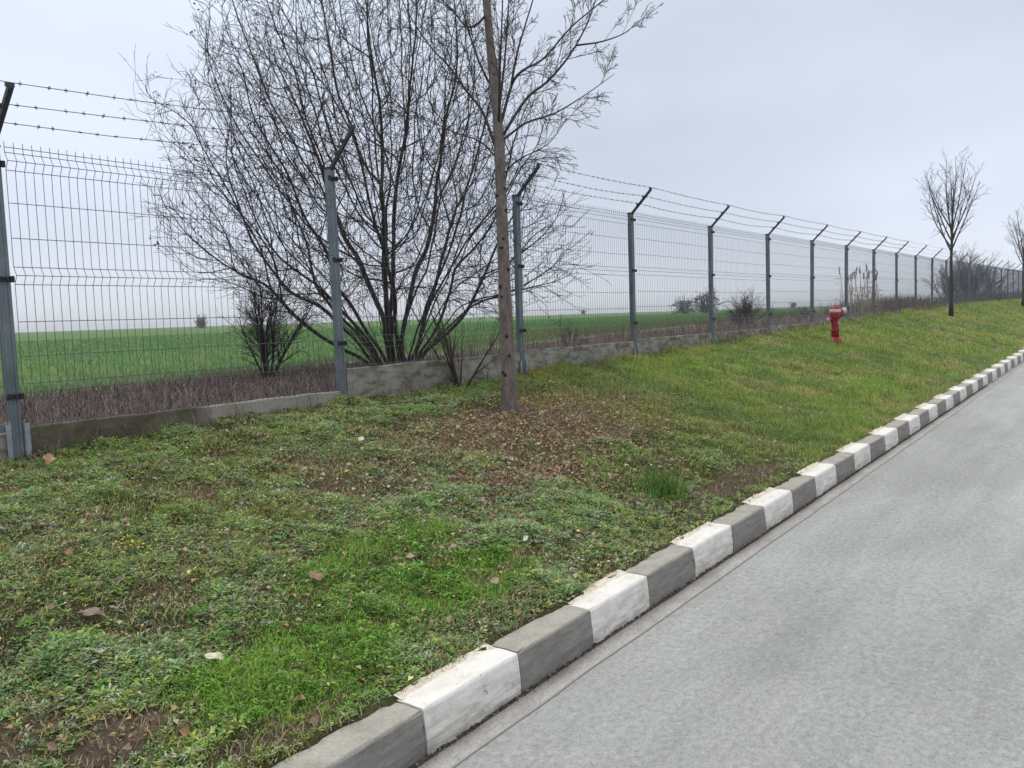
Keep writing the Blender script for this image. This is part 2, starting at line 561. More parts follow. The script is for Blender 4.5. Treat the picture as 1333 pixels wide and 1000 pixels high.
m_field, t, b = mat('field_ground', rough=0.95, spec=0.1)
f1 = nnoise(t, 0.06, 5, 0.6, stretch=(1, 2.6, 1)); f2 = nnoise(t, 2.2, 5, 0.7); f3 = nnoise(t, 14, 4, 0.7)
c = nramp(t, f1, [(0.30, (0.135, 0.160, 0.065)), (0.48, (0.098, 0.190, 0.056)), (0.68, (0.088, 0.205, 0.058))])
tr_ = t.nodes.new('ShaderNodeTexWave'); tr_.wave_type = 'BANDS'; tr_.bands_direction = 'Y'; tr_.inputs['Scale'].default_value = .012; tr_.inputs['Distortion'].default_value = 1.2; tr_.inputs['Detail'].default_value = 2; tr_.inputs['Detail Scale'].default_value = .4
tcf = t.nodes.new('ShaderNodeTexCoord'); t.links.new(tcf.outputs['Object'], tr_.inputs[0])
c = nmix(t, 0.7, c, nramp(t, tr_.outputs['Fac'], [(0.0, (0.78, 0.72, 0.70)), (0.10, (1, 1, 1)), (0.9, (1, 1, 1)), (1.0, (1.1, 1.06, 1.0))]), 'MULTIPLY')
c = nmix(t, 0.8, c, nramp(t, f2, [(0.3, (0.7, 0.66, 0.62)), (0.5, (1, 1, 1)), (0.72, (1.2, 1.2, 1.15))]), 'MULTIPLY')
c = nmix(t, 0.8, c, nramp(t, f3, [(0.3, (0.65, 0.6, 0.58)), (0.5, (1, 1, 1)), (0.72, (1.2, 1.2, 1.15))]), 'MULTIPLY')
t.links.new(c, b.inputs['Base Color'])
nbump(t, b, f3, 0.5, 0.03)
fxs = np.concatenate([np.arange(-200, -10, 20), np.arange(-10, 50, 1.0), np.arange(50, 150, 5), np.arange(150, 400, 12), np.arange(400, 1600, 100)])
fys = np.concatenate([np.arange(9.0, 40, 0.8), np.arange(40, 150, 5), np.arange(150, 400, 12), np.arange(400, 1600, 100)])
grid(fxs, fys, lambda X, Y: ground_z(X, Y) - 0.004, 'crop_field', m_field)
# ground beyond the end of the verge
grid(np.array([109.0, 200, 400, 1500]), np.array([KY0 + 0.05, 4, 9.2]), lambda X, Y: ground_z(np.minimum(X, 109), Y) + (X - 109) * 0.003, 'far_ground', m_soil, soil_col)
# ground behind the camera, left of the verge's start
grid(np.array([-200.0, -60, -12, -3.0]), np.array([KY1 - 0.012, 3, 4, 5.2, 7, 9.2]), lambda X, Y: ground_z(np.maximum(X, -3), Y), 'near_ground', m_soil, soil_col)

# ------------------------------------------------------------------ kerb
PITCH = 0.5675


def kerb_mat(name, white):
    m, t, b = mat(name, rough=0.8)
    oi = t.nodes.new('ShaderNodeObjectInfo')
    c0 = t.nodes.new('ShaderNodeTexCoord')
    sx = t.nodes.new('ShaderNodeSeparateXYZ'); t.links.new(c0.outputs['Object'], sx.inputs[0])
    # noise in world-like space so no two stones are alike
    off = t.nodes.new('ShaderNodeVectorMath'); off.operation = 'MULTIPLY_ADD'
    t.links.new(oi.outputs['Location'], off.inputs[0]); off.inputs[1].default_value = (1, 1, 1)
    t.links.new(c0.outputs['Object'], off.inputs[2])

    def nz_(scale, det, ro, st=(1, 1, 1)):
        mp_ = t.nodes.new('ShaderNodeMapping'); mp_.inputs['Scale'].default_value = st
        t.links.new(off.outputs[0], mp_.inputs[0])
        n = t.nodes.new('ShaderNodeTexNoise'); n.inputs['Scale'].default_value = scale
        n.inputs['Detail'].default_value = det; n.inputs['Roughness'].default_value = ro
        t.links.new(mp_.outputs[0], n.inputs[0])
        return n.outputs[0]
    fine = nz_(120, 4, 0.7); mid = nz_(9, 5, 0.65); streak = nz_(7, 6, 0.7, (1.0, 3, 6)); low = nz_(4, 5, 0.6)
    conc = nramp(t, mid, [(0.28, (0.29, 0.275, 0.24)), (0.5, (0.38, 0.36, 0.312)), (0.72, (0.45, 0.425, 0.37))])
    conc = nmix(t, 0.8, conc, nramp(t, fine, [(0.3, (0.68, 0.68, 0.68)), (0.52, (1, 1, 1)), (0.74, (1.2, 1.2, 1.18))]), 'MULTIPLY')
    if white:
        paint = nramp(t, mid, [(0.25, (0.68, 0.65, 0.58)), (0.5, (0.82, 0.80, 0.75)), (0.75, (0.86, 0.85, 0.81))])
        paint = nmix(t, 0.5, paint, nramp(t, fine, [(0.3, (0.8, 0.79, 0.76)), (0.5, (1, 1, 1))]), 'MULTIPLY')
        # grime on the face, more of it low down
        g_ = nramp(t, streak, [(0.38, (0.46, 0.44, 0.40)), (0.60, (1, 1, 1))])
        hm = t.nodes.new('ShaderNodeMapRange'); t.links.new(sx.outputs['Z'], hm.inputs[0])
        hm.inputs[1].default_value = 0.02; hm.inputs[2].default_value = 0.17; hm.inputs[3].default_value = 0.85; hm.inputs[4].default_value = 0.12
        paint = nmix(t, hm.outputs[0], paint, nmix(t, 1.0, paint, g_, 'MULTIPLY'))
        yl = nmix(t, nramp(t, low, [(0.56, (0, 0, 0)), (0.70, (0.4, 0.4, 0.4))]), paint, (0.62, 0.53, 0.36))
        chips = nramp(t, nz_(16, 6, 0.72), [(0.625, (0, 0, 0)), (0.655, (1, 1, 1))])
        c = nmix(t, chips, yl, conc)
    else:
        # darker streaked tone on the upright faces, paler concrete on top
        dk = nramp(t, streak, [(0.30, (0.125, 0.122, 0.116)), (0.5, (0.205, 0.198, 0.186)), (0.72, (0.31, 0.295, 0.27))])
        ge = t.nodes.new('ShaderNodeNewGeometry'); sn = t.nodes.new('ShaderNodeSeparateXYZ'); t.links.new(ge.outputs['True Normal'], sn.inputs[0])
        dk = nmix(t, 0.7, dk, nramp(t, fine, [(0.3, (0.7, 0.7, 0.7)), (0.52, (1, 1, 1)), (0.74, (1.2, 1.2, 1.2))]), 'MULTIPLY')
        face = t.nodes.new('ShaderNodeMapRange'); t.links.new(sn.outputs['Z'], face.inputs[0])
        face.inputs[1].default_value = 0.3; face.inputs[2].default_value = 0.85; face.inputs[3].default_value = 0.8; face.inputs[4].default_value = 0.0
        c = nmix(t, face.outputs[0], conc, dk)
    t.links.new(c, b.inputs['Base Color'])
    nbump(t, b, mid if white else fine, 0.35, 0.004)
    return m


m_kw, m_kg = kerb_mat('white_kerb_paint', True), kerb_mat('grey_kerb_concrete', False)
m_mort, t, b = mat('kerb_bedding', (0.10, 0.09, 0.075), 0.95)


def kerb_mesh(seed):
    r_ = random.Random(seed)
    L = PITCH - 0.009
    n = 10
    vs, fs = [], []
    for i in range(n + 1):
        x = L * i / n
        e_ = 0.005 if i in (0, n) else 0.0
        jz = lambda a: r_.uniform(-a, a)
        w0 = 0.004 * math.sin(i * 1.3 + seed)
        prof = [(0.0 + e_ * .6, -0.06), (0.000 + e_ * .6 + jz(.0006), 0.05), (0.011 + e_ * .6 + jz(.0007), 0.1505), (0.0155 + jz(.0007), 0.158 - e_ * .3 + jz(.0005)),
                (0.021 + jz(.0006), 0.1622 - e_ * .4), (0.09, 0.164 - e_ * .4 + jz(.0006)), (0.158, 0.163 - e_ + jz(.001)), (0.165, 0.10), (0.165, -0.06)]
        if i in (0, n) and r_.random() < 0.35:
            k_ = 3; a_, c_ = prof[k_]; prof[k_] = (a_ + r_.uniform(.003, .010), c_ - r_.uniform(.002, .008))
        for (yy, zz) in prof:
            vs.append((x, yy, zz))
    m_ = 9
    for i in range(n):
        for k in range(m_ - 1):
            a_ = i * m_ + k
            fs.append((a_, a_ + m_, a_ + m_ + 1, a_ + 1))
    fs.append(tuple(range(m_)))
    fs.append(tuple(n * m_ + k for k in range(m_ - 1, -1, -1)))
    me = bpy.data.meshes.new('kerb_stone')
    me.from_pydata(vs, [], fs)
    me.update()
    return me


kerb = MB()
kerb.box((-3, KY0 + 0.012, -0.25), (40, KY1 + 0.02, -0.1))
k_me = kerb.mesh('kerb')
for v in k_me.vertices:
    v.co.z = v.co.z + G * v.co.x + (0.2 if v.co.z > -0.2 else 0)
kerb_o = link('kerb', k_me, m_mort)
tag(kerb_o, 'kerb of alternating white and grey painted stones along the concrete road', None, None, 'structure')
kv = {}
for wht in (0, 1):
    kv[wht] = []
    for s_ in range(6):
        me = kerb_mesh(s_ * 7 + wht * 3)
        me.materials.append(m_kw if wht else m_kg)
        kv[wht].append(me)
r_ = random.Random(9)
for k in range(-8, 64):
    x0 = 2.055 + PITCH * k
    wht = 1 if k % 2 == 1 else 0
    if k == 0: wht = 0
    # measured: the stone from x=2.06 to 2.63 is white
    wht = 1 if k % 2 == 0 else 0
    o = bpy.data.objects.new('kerb_stone', r_.choice(kv[wht]))
    C.objects.link(o)
    o.parent = kerb_o
    o.location = (x0 + 0.004, KY0 + r_.uniform(-0.004, 0.004), G * (x0 + 0.28) + r_.uniform(-0.004, 0.003))
    o.rotation_euler = (r_.uniform(-0.01, 0.01), -math.atan(G) + r_.uniform(-0.003, 0.003), r_.uniform(-0.005, 0.005))
# whitewash that ran over the soil behind the white stones
m_spill, t, b = mat('cream_whitewash', rough=.9)
ns_ = nnoise(t, 30, 5, .7)
t.links.new(nramp(t, ns_, [(.35, (.50, .42, .31)), (.5, (.70, .64, .52)), (.7, (.80, .76, .67))]), b.inputs['Base Color'])
rs = random.Random(3)
for k in range(-4, 40, 2):
    x0 = 2.055 + PITCH * k
    vs, fs = [], []
    m_ = 26
    for i in range(m_ + 1):
        x = x0 + PITCH * (i / m_) * .97 + .008
        wv = .028 + .040 * float(vnoise(np.array([x]), np.array([0.]), 11, 97, 4)[0]) + rs.uniform(-.006, .006)
        z_ = G * x + .1665
        vs += [(x, KY1 - .040, z_ - .001), (x, KY1 - .015 + wv * .5, z_ + .006 + rs.uniform(0, .004)), (x, KY1 - .02 + wv, z_ + .002), (x, KY1 - .02 + wv + .003, z_ - .02)]
    for i in range(m_):
        for q in range(3): fs.append((i * 4 + q, i * 4 + 4 + q, i * 4 + 5 + q, i * 4 + 1 + q))
    me = bpy.data.meshes.new('whitewash_spill'); me.from_pydata(vs, [], fs); me.update()
    link('whitewash_spill', me, m_spill, kerb_o)
# far end of the kerb, too small to tell stones apart
kf = MB()
for k in range(64, 160):
    x0 = 2.055 + PITCH * k
    kf.box((x0 + .004, KY0, G * x0 - 0.1), (x0 + PITCH - .004, KY1, G * x0 + 0.163))
fk = kf.build('kerb_row', m_kw, kerb_o)
fk['kind'] = 'stuff'
fk.data.materials.append(m_kg)
for i_, p_ in enumerate(fk.data.polygons):
    p_.material_index = (i_ // 6) % 2

# debris lying along the kerb foot
m_leafcol, t, b = mat('plant_matter', rough=0.75, attr='Col', spec=0.2)
m_blade, t, b = mat('blade', rough=0.6, attr='Col', spec=0.25)
a_ = [n for n in t.nodes if n.type == 'ATTRIBUTE'][0]
tr = t.nodes.new('ShaderNodeBsdfTranslucent')
t.links.new(a_.outputs['Color'], tr.inputs['Color'])
mx = t.nodes.new('ShaderNodeMixShader'); mx.inputs[0].default_value = 0.34
t.links.new(b.outputs[0], mx.inputs[1]); t.links.new(tr.outputs[0], mx.inputs[2])
t.links.new(mx.outputs[0], [n for n in t.nodes if n.type == 'OUTPUT_MATERIAL'][0].inputs['Surface'])


# ------------------------------------------------------------------ plant builders (numpy)
def ribbons(P, head, h, wd, lean, col, droop=0.5, tipcol=None):
    """curved blades: base two, middle two, tip"""
    n = len(P)
    dx, dy = np.cos(head), np.sin(head)
    side = np.stack([-dy, dx, np.zeros(n)], -1) * (wd / 2)[:, None]
    up = np.array([0, 0, 1.0])
    d = np.stack([dx, dy, np.zeros(n)], -1)
    mid = P + up * (h * np.cos(lean * .5) * .58)[:, None] + d * (h * np.sin(lean * .5) * .58)[:, None]
    tip = mid + up * (h * np.cos(lean * (1 + droop)) * .5)[:, None] + d * (h * np.sin(lean * (1 + droop)) * .5)[:, None]
    V = np.stack([P - side, P + side, mid - side * .75, mid + side * .75, tip], 1).reshape(-1, 3)
    k = np.arange(n) * 5
    Q = np.stack([k, k + 1, k + 3, k + 2], -1)
    T = np.stack([k + 2, k + 3, k + 4], -1)
    cc = np.repeat(col, 5, 0).reshape(n, 5, 3).copy()
    if tipcol is not None:
        cc[:, 4] = tipcol
    return V, [Q, T], cc.reshape(-1, 3)


def leaves(P, head, pitch, ln, wd, col, fold=0.25, roll=None):
    """folded leaf blade of four triangles' worth: base, left, right, tip with a raised midrib"""
    n = len(P)
    ch, sh, cp, sp = np.cos(head), np.sin(head), np.cos(pitch), np.sin(pitch)
    d = np.stack([ch * cp, sh * cp, sp], -1)
    s = np.stack([-sh, ch, np.zeros(n)], -1)
    nrm = np.cross(d, s)
    if roll is not None:
        cr_, sr_ = np.cos(roll)[:, None], np.sin(roll)[:, None]
        s, nrm = s * cr_ + nrm * sr_, nrm * cr_ - s * sr_
    m = P + d * (ln * .5)[:, None]
    off = s * (wd / 2)[:, None]
    up = nrm * (wd * fold)[:, None]
    tip = P + d * ln[:, None] - nrm * (ln * .12)[:, None]
    V = np.stack([P, m - off + up, m + off + up, tip], 1).reshape(-1, 3)
    k = np.arange(n) * 4
    T1 = np.stack([k, k + 3, k + 1], -1)
    T2 = np.stack([k, k + 2, k + 3], -1)
    return V, [T1, T2], np.repeat(col, 4, 0)


class Acc:
    def __init__(s): s.V, s.F, s.C, s.k = [], [], [], 0

    def add(s, r):
        V, F, c = r
        s.V.append(V); s.C.append(c)
        s.F += [f + s.k for f in F]
        s.k += len(V)

    def build(s, name, m, kind='stuff', parent=None):
        me = mesh_np(name, np.concatenate(s.V), s.F, np.concatenate(s.C))
        o = link(name, me, m, parent)
        if kind: o['kind'] = kind
        return o


def scatter(n, x0, x1, y0, y1, fall=5.0):
    """more points near the camera: density falls off like 1/x^2 beyond `fall`"""
    u = rng.random(n * 6)
    x = x0 + (x1 - x0) * u
    w_ = np.minimum(1, (fall / np.maximum(x, 0.1)) ** 1.55)
    x = x[rng.random(len(x)) < w_][:n]
    y = y0 + (y1 - y0) * rng.random(len(x))
    return x, y


def jit(c, a=0.22):
    n = len(c)
    v = 1 + a * rng.standard_normal((n, 1))
    h = 1 + 0.10 * rng.standard_normal((n, 3))
    return np.clip(c * np.clip(v, .35, 1.9) * h, 0.01, 0.7)


def place(x, y, dz=0.0):
    return np.stack([x, y, ground_z(x, y) + dz], -1)


# --- grass on the verge
acc = Acc()
for (n, x0, x1, fall) in ((210000, 0.5, 12, 3.2), (120000, 7, 45, 14), (26000, 40, 105, 55)):
    x, y = scatter(n, x0, x1, KY1 - 0.025, FY + 0.1, fall)
    c, z = grass_col(x, y, len(x))
    dens = 0.46 + 0.35 * z['n2'] + 0.75 * z['lush'] + 0.65 * z['right'] - 0.75 * z['dirt'] - 0.10 * z['litter'] - 0.15 * z['blue']
    keep = rng.random(len(x)) < dens
    keep &= ~((y < KY1 + 0.004) & (rng.random(len(x)) < 0.86))
    x, y, c = x[keep], y[keep], c[keep]
    z = {k: v[keep] for k, v in z.items()}
    n = len(x)
    sc = np.clip(x / 9, 1, 4)
    tall = blob(x, y, 5.2, 2.60, 0.24, 0.16, 0, 0.25, 4)
    h = (0.022 + 0.016 * z['lush'] + 0.030 * z['right'] + 0.085 * tall + 0.025 * blob(x, y, 11.9, 2.85, 1.2, 0.3, 0, .4, 5)) * rng.uniform(0.5, 1.6, n) * (1 + .35 * (sc - 1) * .4)
    c = lerp(c, (.095, .22, .030), tall)
    h *= 0.5 + 1.15 * sstep(.25, .8, vnoise(x, y, 4.2, 51, 3))
    wd = 0.0042 * rng.uniform(.6, 1.4, n) * sc
    dry = rng.random(n) < (0.13 + 0.10 * z['right'] * (1 - z['lush']))
    c = c.copy()
    c[dry] = 1.1 * np.array(STRAW) * rng.uniform(.5, 1.05, (dry.sum(), 1))
    c = jit(c, 0.25)
    acc.add(ribbons(place(x, y, -0.004), rng.uniform(0, 6.283, n), h, wd, rng.uniform(0.45, 1.40, n), c, 0.5, tipcol=c * 1.12))
acc.build('grass', m_blade)

# --- small broad-leaved weeds (rosettes), in clumps with gaps between them
acc = Acc()
x, y = scatter(125000, 0.5, 14, KY1 + 0.01, FY + 0.05, 3.2)
c, z = grass_col(x, y, len(x))
cl = vnoise(x, y, 3.6, 55, 3)                 # clump field
keep = rng.random(len(x)) < (0.20 + 1.0 * sstep(.32, .54, cl)) * (0.62 + 0.38 * z['blue'] - 0.48 * z['right'] - 0.55 * z['lush'] - 0.8 * z['dirt'] - 0.85 * z['litter'])
x, y, c, cl = x[keep], y[keep], c[keep], cl[keep]
blue = z['blue'][keep]
n = len(x)
L = 8
hd = (rng.uniform(0, 6.283, n)[:, None] + np.arange(L)[None, :] * 2.39996 + rng.normal(0, .2, (n, L))).ravel()
big = rng.random(n) ** 2.2
size = np.repeat((.0075 + .018 * big) * (1 + .35 * blue) * np.clip(x / 9, 1, 2), L)
pl = place(x, y, -0.002)
pal = np.array([(.23, .36, .16), (.19, .36, .065), (.39, .42, .10), (.44, .43, .33), (.30, .22, .15), (.23, .31, .13), (.34, .43, .30)])
tint = vnoise(x, y, 2.2, 57, 2) * 2.2 + rng.normal(0, .35, n)
ix = np.clip((tint - .25) * 3.4, 0, 6).astype(int)
rnd = rng.random(n)
ix = np.where(rnd < .30, rng.integers(0, 7, n), np.array([1, 5, 0, 6, 2, 1, 0])[np.clip(ix, 0, 6)])
lsh = z['lush'][keep][:, None]
c = (c * .38 + pal[ix] * .86) * (1 - lsh) + lsh * (np.array((.20, .36, .065)) * (.75 + .5 * rng.random((n, 1))))
cc = jit(np.repeat(jit(c * 1.08, .26), L, 0), 0.30)
P = np.repeat(pl, L, 0) + np.stack([np.cos(hd), np.sin(hd), 0 * hd], -1) * (size * .15)[:, None]
P[:, 2] += rng.uniform(0, 0.016, n * L) + np.repeat(.045 * sstep(.48, .75, cl), L) * rng.uniform(.3, 1, n * L)
acc.add(leaves(P, hd, rng.uniform(-.05, .75, n * L), size * rng.uniform(.6, 1.25, n * L), size * rng.uniform(.20, .46, n * L), cc, .18, rng.normal(0, .4, n * L)))
acc.build('ground_cover', m_blade)

# --- dry thatch lying flat between the plants
acc = Acc()
x, y = scatter(105000, 0.5, 16, KY1 - 0.02, FY + 0.05, 3.2)
z = zones(x, y)
keep = rng.random(len(x)) < (0.5 + .5 * z['dirt'] + .3 * z['litter'] - .55 * z['lush'] - .35 * z['right'])
x, y = x[keep], y[keep]; n = len(x)
c = np.array(STRAW)[None] * rng.uniform(.4, 1.3, (n, 1)) * np.array([1, .95, .92])[None]
mask = rng.random(n) < .45
c[mask] = np.array(BROWN)[None] * rng.uniform(.5, 1.3, (mask.sum(), 1))
acc.add(ribbons(place(x, y, 0.004) + rng.uniform(0, .014, (n, 1)) * np.array([[0, 0, 1]]), rng.uniform(0, 6.283, n), rng.uniform(.012, .055, n), rng.uniform(.0015, .004, n), rng.uniform(1.0, 1.55, n), c, .05))
acc.build('thatch', m_leafcol)

# --- small fallen leaves
acc = Acc()


def litter_pts(n, cx, cy, sx, sy):
    return cx + rng.normal(0, sx, n), cy + rng.normal(0, sy, n)


sets = [litter_pts(4200, 5.6, 4.05, .95, .36), litter_pts(2600, 7.0, 4.0, .9, .42), litter_pts(2300, 4.5, 3.55, 1.0, .38), scatter(5200, .5, 9, KY1, FY, 3.5), litter_pts(900, 4.6, 3.2, .6, .15)]
x = np.concatenate([s_[0] for s_ in sets]); y = np.concatenate([s_[1] for s_ in sets])
k_ = (y > KY1 + .02) & (y < FY - .03) & (x > .4)
x, y = x[k_], y[k_]; n = len(x)
pal = np.array([(.31, .175, .10), (.38, .245, .15), (.22, .14, .095), (.44, .35, .24), (.32, .265, .21), (.48, .39, .16)])
c = 1.25 * pal[rng.choice(6, n, p=[.22, .19, .17, .16, .20, .06])] * rng.uniform(.55, 1.25, (n, 1))
ln = rng.uniform(.010, .034, n) * np.where(rng.random(n) < .15, 1.5, 1)
acc.add(leaves(place(x, y, .012) + rng.uniform(0, .012, (n, 1)) * np.array([[0, 0, 1]]), rng.uniform(0, 6.283, n), rng.uniform(-.3, .5, n), ln, ln * rng.uniform(.5, .85, n), c, .22, rng.normal(0, .5, n)))
acc.build('leaf_litter', m_leafcol)

# --- soil crumbs and grit at the kerb foot and on bare patches
acc = Acc()
n = 9000
x = rng.uniform(.6, 16, n) ** 1.0; y = KY0 - .018 + rng.normal(0, .009, n)
x2, y2 = scatter(14000, .5, 10, KY1 - .03, FY, 3.0)
z = zones(x2, y2); kk = rng.random(len(x2)) < z['dirt'] * .9 + .03
x = np.concatenate([x, x2[kk]]); y = np.concatenate([y, y2[kk]]); nk = n; n = len(x)
zb = np.where(np.arange(n) < nk, G * x - .003, ground_z(x, y))
sz = rng.uniform(.004, .016, n) * np.where(np.arange(n) < nk, .75, 1)
P0 = np.stack([x, y, zb], -1)
off = np.array([(1, 0, 0), (-.5, .87, 0), (-.5, -.87, 0), (0, 0, .8)])
V = (P0[:, None, :] + off[None] * sz[:, None, None] * rng.uniform(.6, 1.3, (n, 4, 1))).reshape(-1, 3)
k4 = np.arange(n) * 4
F = [np.stack([k4 + a, k4 + b_, k4 + 3], -1) for a, b_ in ((0, 1), (1, 2), (2, 0))]
c = np.repeat(np.array(SOIL)[None] * rng.uniform(.45, 1.9, (n, 1)), 4, 0)
c[:nk * 4] *= .65
acc.add((V, F, c))
acc.build('soil_crumbs', m_leafcol)

# --- young crop on the near part of the field
acc = Acc()
n = 150000
u_ = rng.random(n)
yy = 8.3 + 45 * u_ ** 1.9
xx = yy * rng.uniform(-.1, 3.2, n) + rng.uniform(-2, 2, n)
row = np.round(xx / .14) * .14 + rng.normal(0, .02, n)
edge = 8.0 + .8 * (vnoise(xx, yy, .6, 71, 3) - .5) + 1.5 * sstep(5, 9, xx)
kk = yy > edge
xx, yy = np.where(xx < 25, row, xx)[kk], yy[kk]
n = len(xx)
dist = np.hypot(xx, yy)
sc = np.clip(dist / 14, 1, 3.2)
c = np.tile(np.array((.098, .25, .068)), (n, 1))
c = lerp(c, (.17, .235, .085), sstep(.45, .65, vnoise(xx, yy, .25, 72, 3)) * .7)
c = lerp(c, (.17, .14, .07), sstep(8, 16, xx) * (1 - sstep(12, 17, yy)) * .7)
acc.add(ribbons(place(xx, yy, -.01), rng.uniform(0, 6.283, n), .075 * rng.uniform(.6, 1.5, n) * (1 + .25 * (sc - 1)), .007 * sc, rng.uniform(.1, .9, n), jit(c, .2), .5))
acc.build('young_crop', m_blade)

# --- dead weed stems on the strip between fence and field
acc = Acc()


def dead(n, x0, x1, y0, y1, h0, h1, pal, wd=.005, dens=None, lean=(.1, .9)):
    x = rng.uniform(x0, x1, n); y = rng.uniform(y0, y1, n)
    if dens is not None:
        k = rng.random(n) < dens(x, y)
        x, y = x[k], y[k]
    m = len(x)
    c = np.array(pal)[rng.integers(0, len(pal), m)] * rng.uniform(.55, 1.3, (m, 1))
    hh = rng.uniform(h0, h1, m) * (.55 + .9 * vnoise(x, y, 1.1, 81, 3))
    P = place(x, y, -.01)
    acc.add(ribbons(P, rng.uniform(0, 6.283, m), hh, np.full(m, wd), rng.uniform(*lean, m), c, .5))
    # side twigs
    q = rng.integers(0, m, int(m * .8))
    Pq = P[q] + np.array([[0, 0, 1]]) * (hh[q] * rng.uniform(.2, .6, len(q)))[:, None]
    acc.add(ribbons(Pq, rng.uniform(0, 6.283, len(q)), hh[q] * .45, np.full(len(q), wd * .7), rng.uniform(.5, 1.3, len(q)), c[q], .3))


PUR = [(.165, .125, .115), (.21, .16, .145), (.12, .088, .082), (.30, .24, .21), (.19, .15, .11)]
TAN = [(.26, .21, .15), (.19, .155, .12), (.15, .12, .10), (.31, .26, .19)]
dead(20000, .8, 7.0, FY + .12, 8.6, .05, .20, PUR, .005, lambda x, y: .35 + .65 * sstep(9.0, 7.6, y + .6 * (vnoise(x, y, .8, 3, 2) - .5)), (.4, 1.5))
dead(4200, 6.5, 15, FY + .15, 8.2, .10, .34, PUR + TAN, .006, lambda x, y: .25 + .75 * vnoise(x, y, .7, 83, 2), (.1, 1.0))
dead(900, 14, 21, FY + .2, 7.6, .10, .34, TAN + PUR, .009, lambda x, y: vnoise(x, y, .5, 84, 2), (.05, .8))
dead(9000, 22, 48, FY + .2, 7.4, .15, .50, TAN + PUR, .012, lambda x, y: sstep(.38, .6, vnoise(x, y, .35, 85, 2)) * .9 + .1, (.05, .6))
dead(5000, 45, 100, FY + .2, 7.6, .2, .6, TAN + PUR, .03, None, (.05, .6))
dead(900, 1.5, 40, FY - .18, FY - .02, .05, .2, TAN + PUR, .005, None, (.1, .9))
dead(1100, 10.5, 40, FY - .22, FY - .03, .08, .26, TAN, .008, lambda x, y: sstep(.45, .62, vnoise(x, x * 0, .55, 86, 2)), (.1, .9))
acc.build('dead_weeds', m_leafcol)

# ------------------------------------------------------------------ fence
m_galv, t, b = mat('galvanised_steel', (0.16, 0.185, 0.205), 0.5, 0.35)
n_ = nnoise(t, 9, 5, 0.6, stretch=(1, 1, .35)); n2_ = nnoise(t, 90, 3, .6)
c = nramp(t, n_, [(.3, (.105, .13, .15)), (.5, (.155, .185, .205)), (.72, (.23, .26, .28))])
c = nmix(t, .6, c, nramp(t, n2_, [(.3, (.8, .8, .8)), (.6, (1.1, 1.1, 1.1))]), 'MULTIPLY')
t.links.new(c, b.inputs['Base Color'])
m_brkt, t, b = mat('bracket_steel', (0.30, 0.33, 0.36), 0.5, 0.3)
n_ = nnoise(t, 12, 5, 0.6)
t.links.new(nramp(t, n_, [(.3, (.22, .245, .27)), (.7, (.36, .385, .42))]), b.inputs['Base Color'])
m_wire, t, b = mat('mesh_wire', (0.10, 0.115, 0.135), 0.5, 0.3)
m_barb, t, b = mat('barbed_wire_steel', (0.12, 0.12, 0.13), 0.5, 0.4)
m_clamp, t, b = mat('black_clamp', (0.018, 0.02, 0.026), 0.5)
m_arm, t, b = mat('arm_steel', (0.055, 0.062, 0.072), 0.5, 0.3)
m_slab, t, b = mat('plinth_concrete', rough=0.9)
a1 = nnoise(t, 3.0, 5, .6); a2 = nnoise(t, 60, 4, .7); a3 = nnoise(t, 5, 5, .65, stretch=(1, 1, 2.5))
c = nramp(t, a1, [(.3, (.24, .225, .195)), (.5, (.31, .295, .26)), (.7, (.38, .365, .33))])
c = nmix(t, nramp(t, a3, [(.44, (0, 0, 0)), (.62, (.85, .85, .85))]), c, (.10, .105, .065))
c = nmix(t, .6, c, nramp(t, a2, [(.3, (.65, .65, .65)), (.52, (1, 1, 1)), (.75, (1.15, 1.15, 1.15))]), 'MULTIPLY')
oi = t.nodes.new('ShaderNodeObjectInfo')
c = nmix(t, 1.0, c, nramp(t, oi.outputs['Random'], [(0, (.82, .82, .80)), (1, (1.1, 1.1, 1.1))]), 'MULTIPLY')
t.links.new(c, b.inputs['Base Color'])
nbump(t, b, a2, .4, .006)
m_moss, t, b = mat('mossy_concrete', rough=.95)
a1 = nnoise(t, 2.2, 5, .6); a2 = nnoise(t, 50, 4, .7); a3 = nnoise(t, 6, 5, .65)
c0 = t.nodes.new('ShaderNodeTexCoord'); sx_n = t.nodes.new('ShaderNodeSeparateXYZ'); t.links.new(c0.outputs['Object'], sx_n.inputs[0])
c = nramp(t, a3, [(.3, (.060, .058, .036)), (.5, (.105, .094, .064)), (.7, (.155, .135, .105))])
pl = nramp(t, a1, [(.3, (.25, .23, .19)), (.7, (.36, .34, .30))])
ad = t.nodes.new('ShaderNodeMath'); ad.operation = 'MULTIPLY_ADD'; t.links.new(a1, ad.inputs[0]); ad.inputs[1].default_value = .9; t.links.new(sx_n.outputs['X'], ad.inputs[2])
mr = t.nodes.new('ShaderNodeMapRange'); t.links.new(ad.outputs[0], mr.inputs[0]); mr.inputs[1].default_value = 1.5; mr.inputs[2].default_value = 1.75
c = nmix(t, mr.outputs[0], c, pl)
c = nmix(t, .6, c, nramp(t, a2, [(.3, (.6, .6, .6)), (.52, (1, 1, 1)), (.75, (1.2, 1.2, 1.2))]), 'MULTIPLY')
t.links.new(c, b.inputs['Base Color']); nbump(t, b, a2, .5, .006)

fence = empty('security_fence', (2.10, FY, 0.85), 'long galvanised mesh security fence topped with three strands of barbed wire, on concrete plinth', 'fence')
FO = Vector((2.10, FY, 0.85))
N0, N1 = -2, 36
PX = lambda n: 2.097 + 2.5 * n
BOT = {-3: .98, -2: .99, -1: 1.0, 0: 1.01, 1: 1.19, 2: 1.215, 3: 1.235, 4: 1.235, 5: 1.27}


def bay_bot(n):
    return BOT[n] if n in BOT else 1.27 + .026 * (n - 5)


PH = 1.615


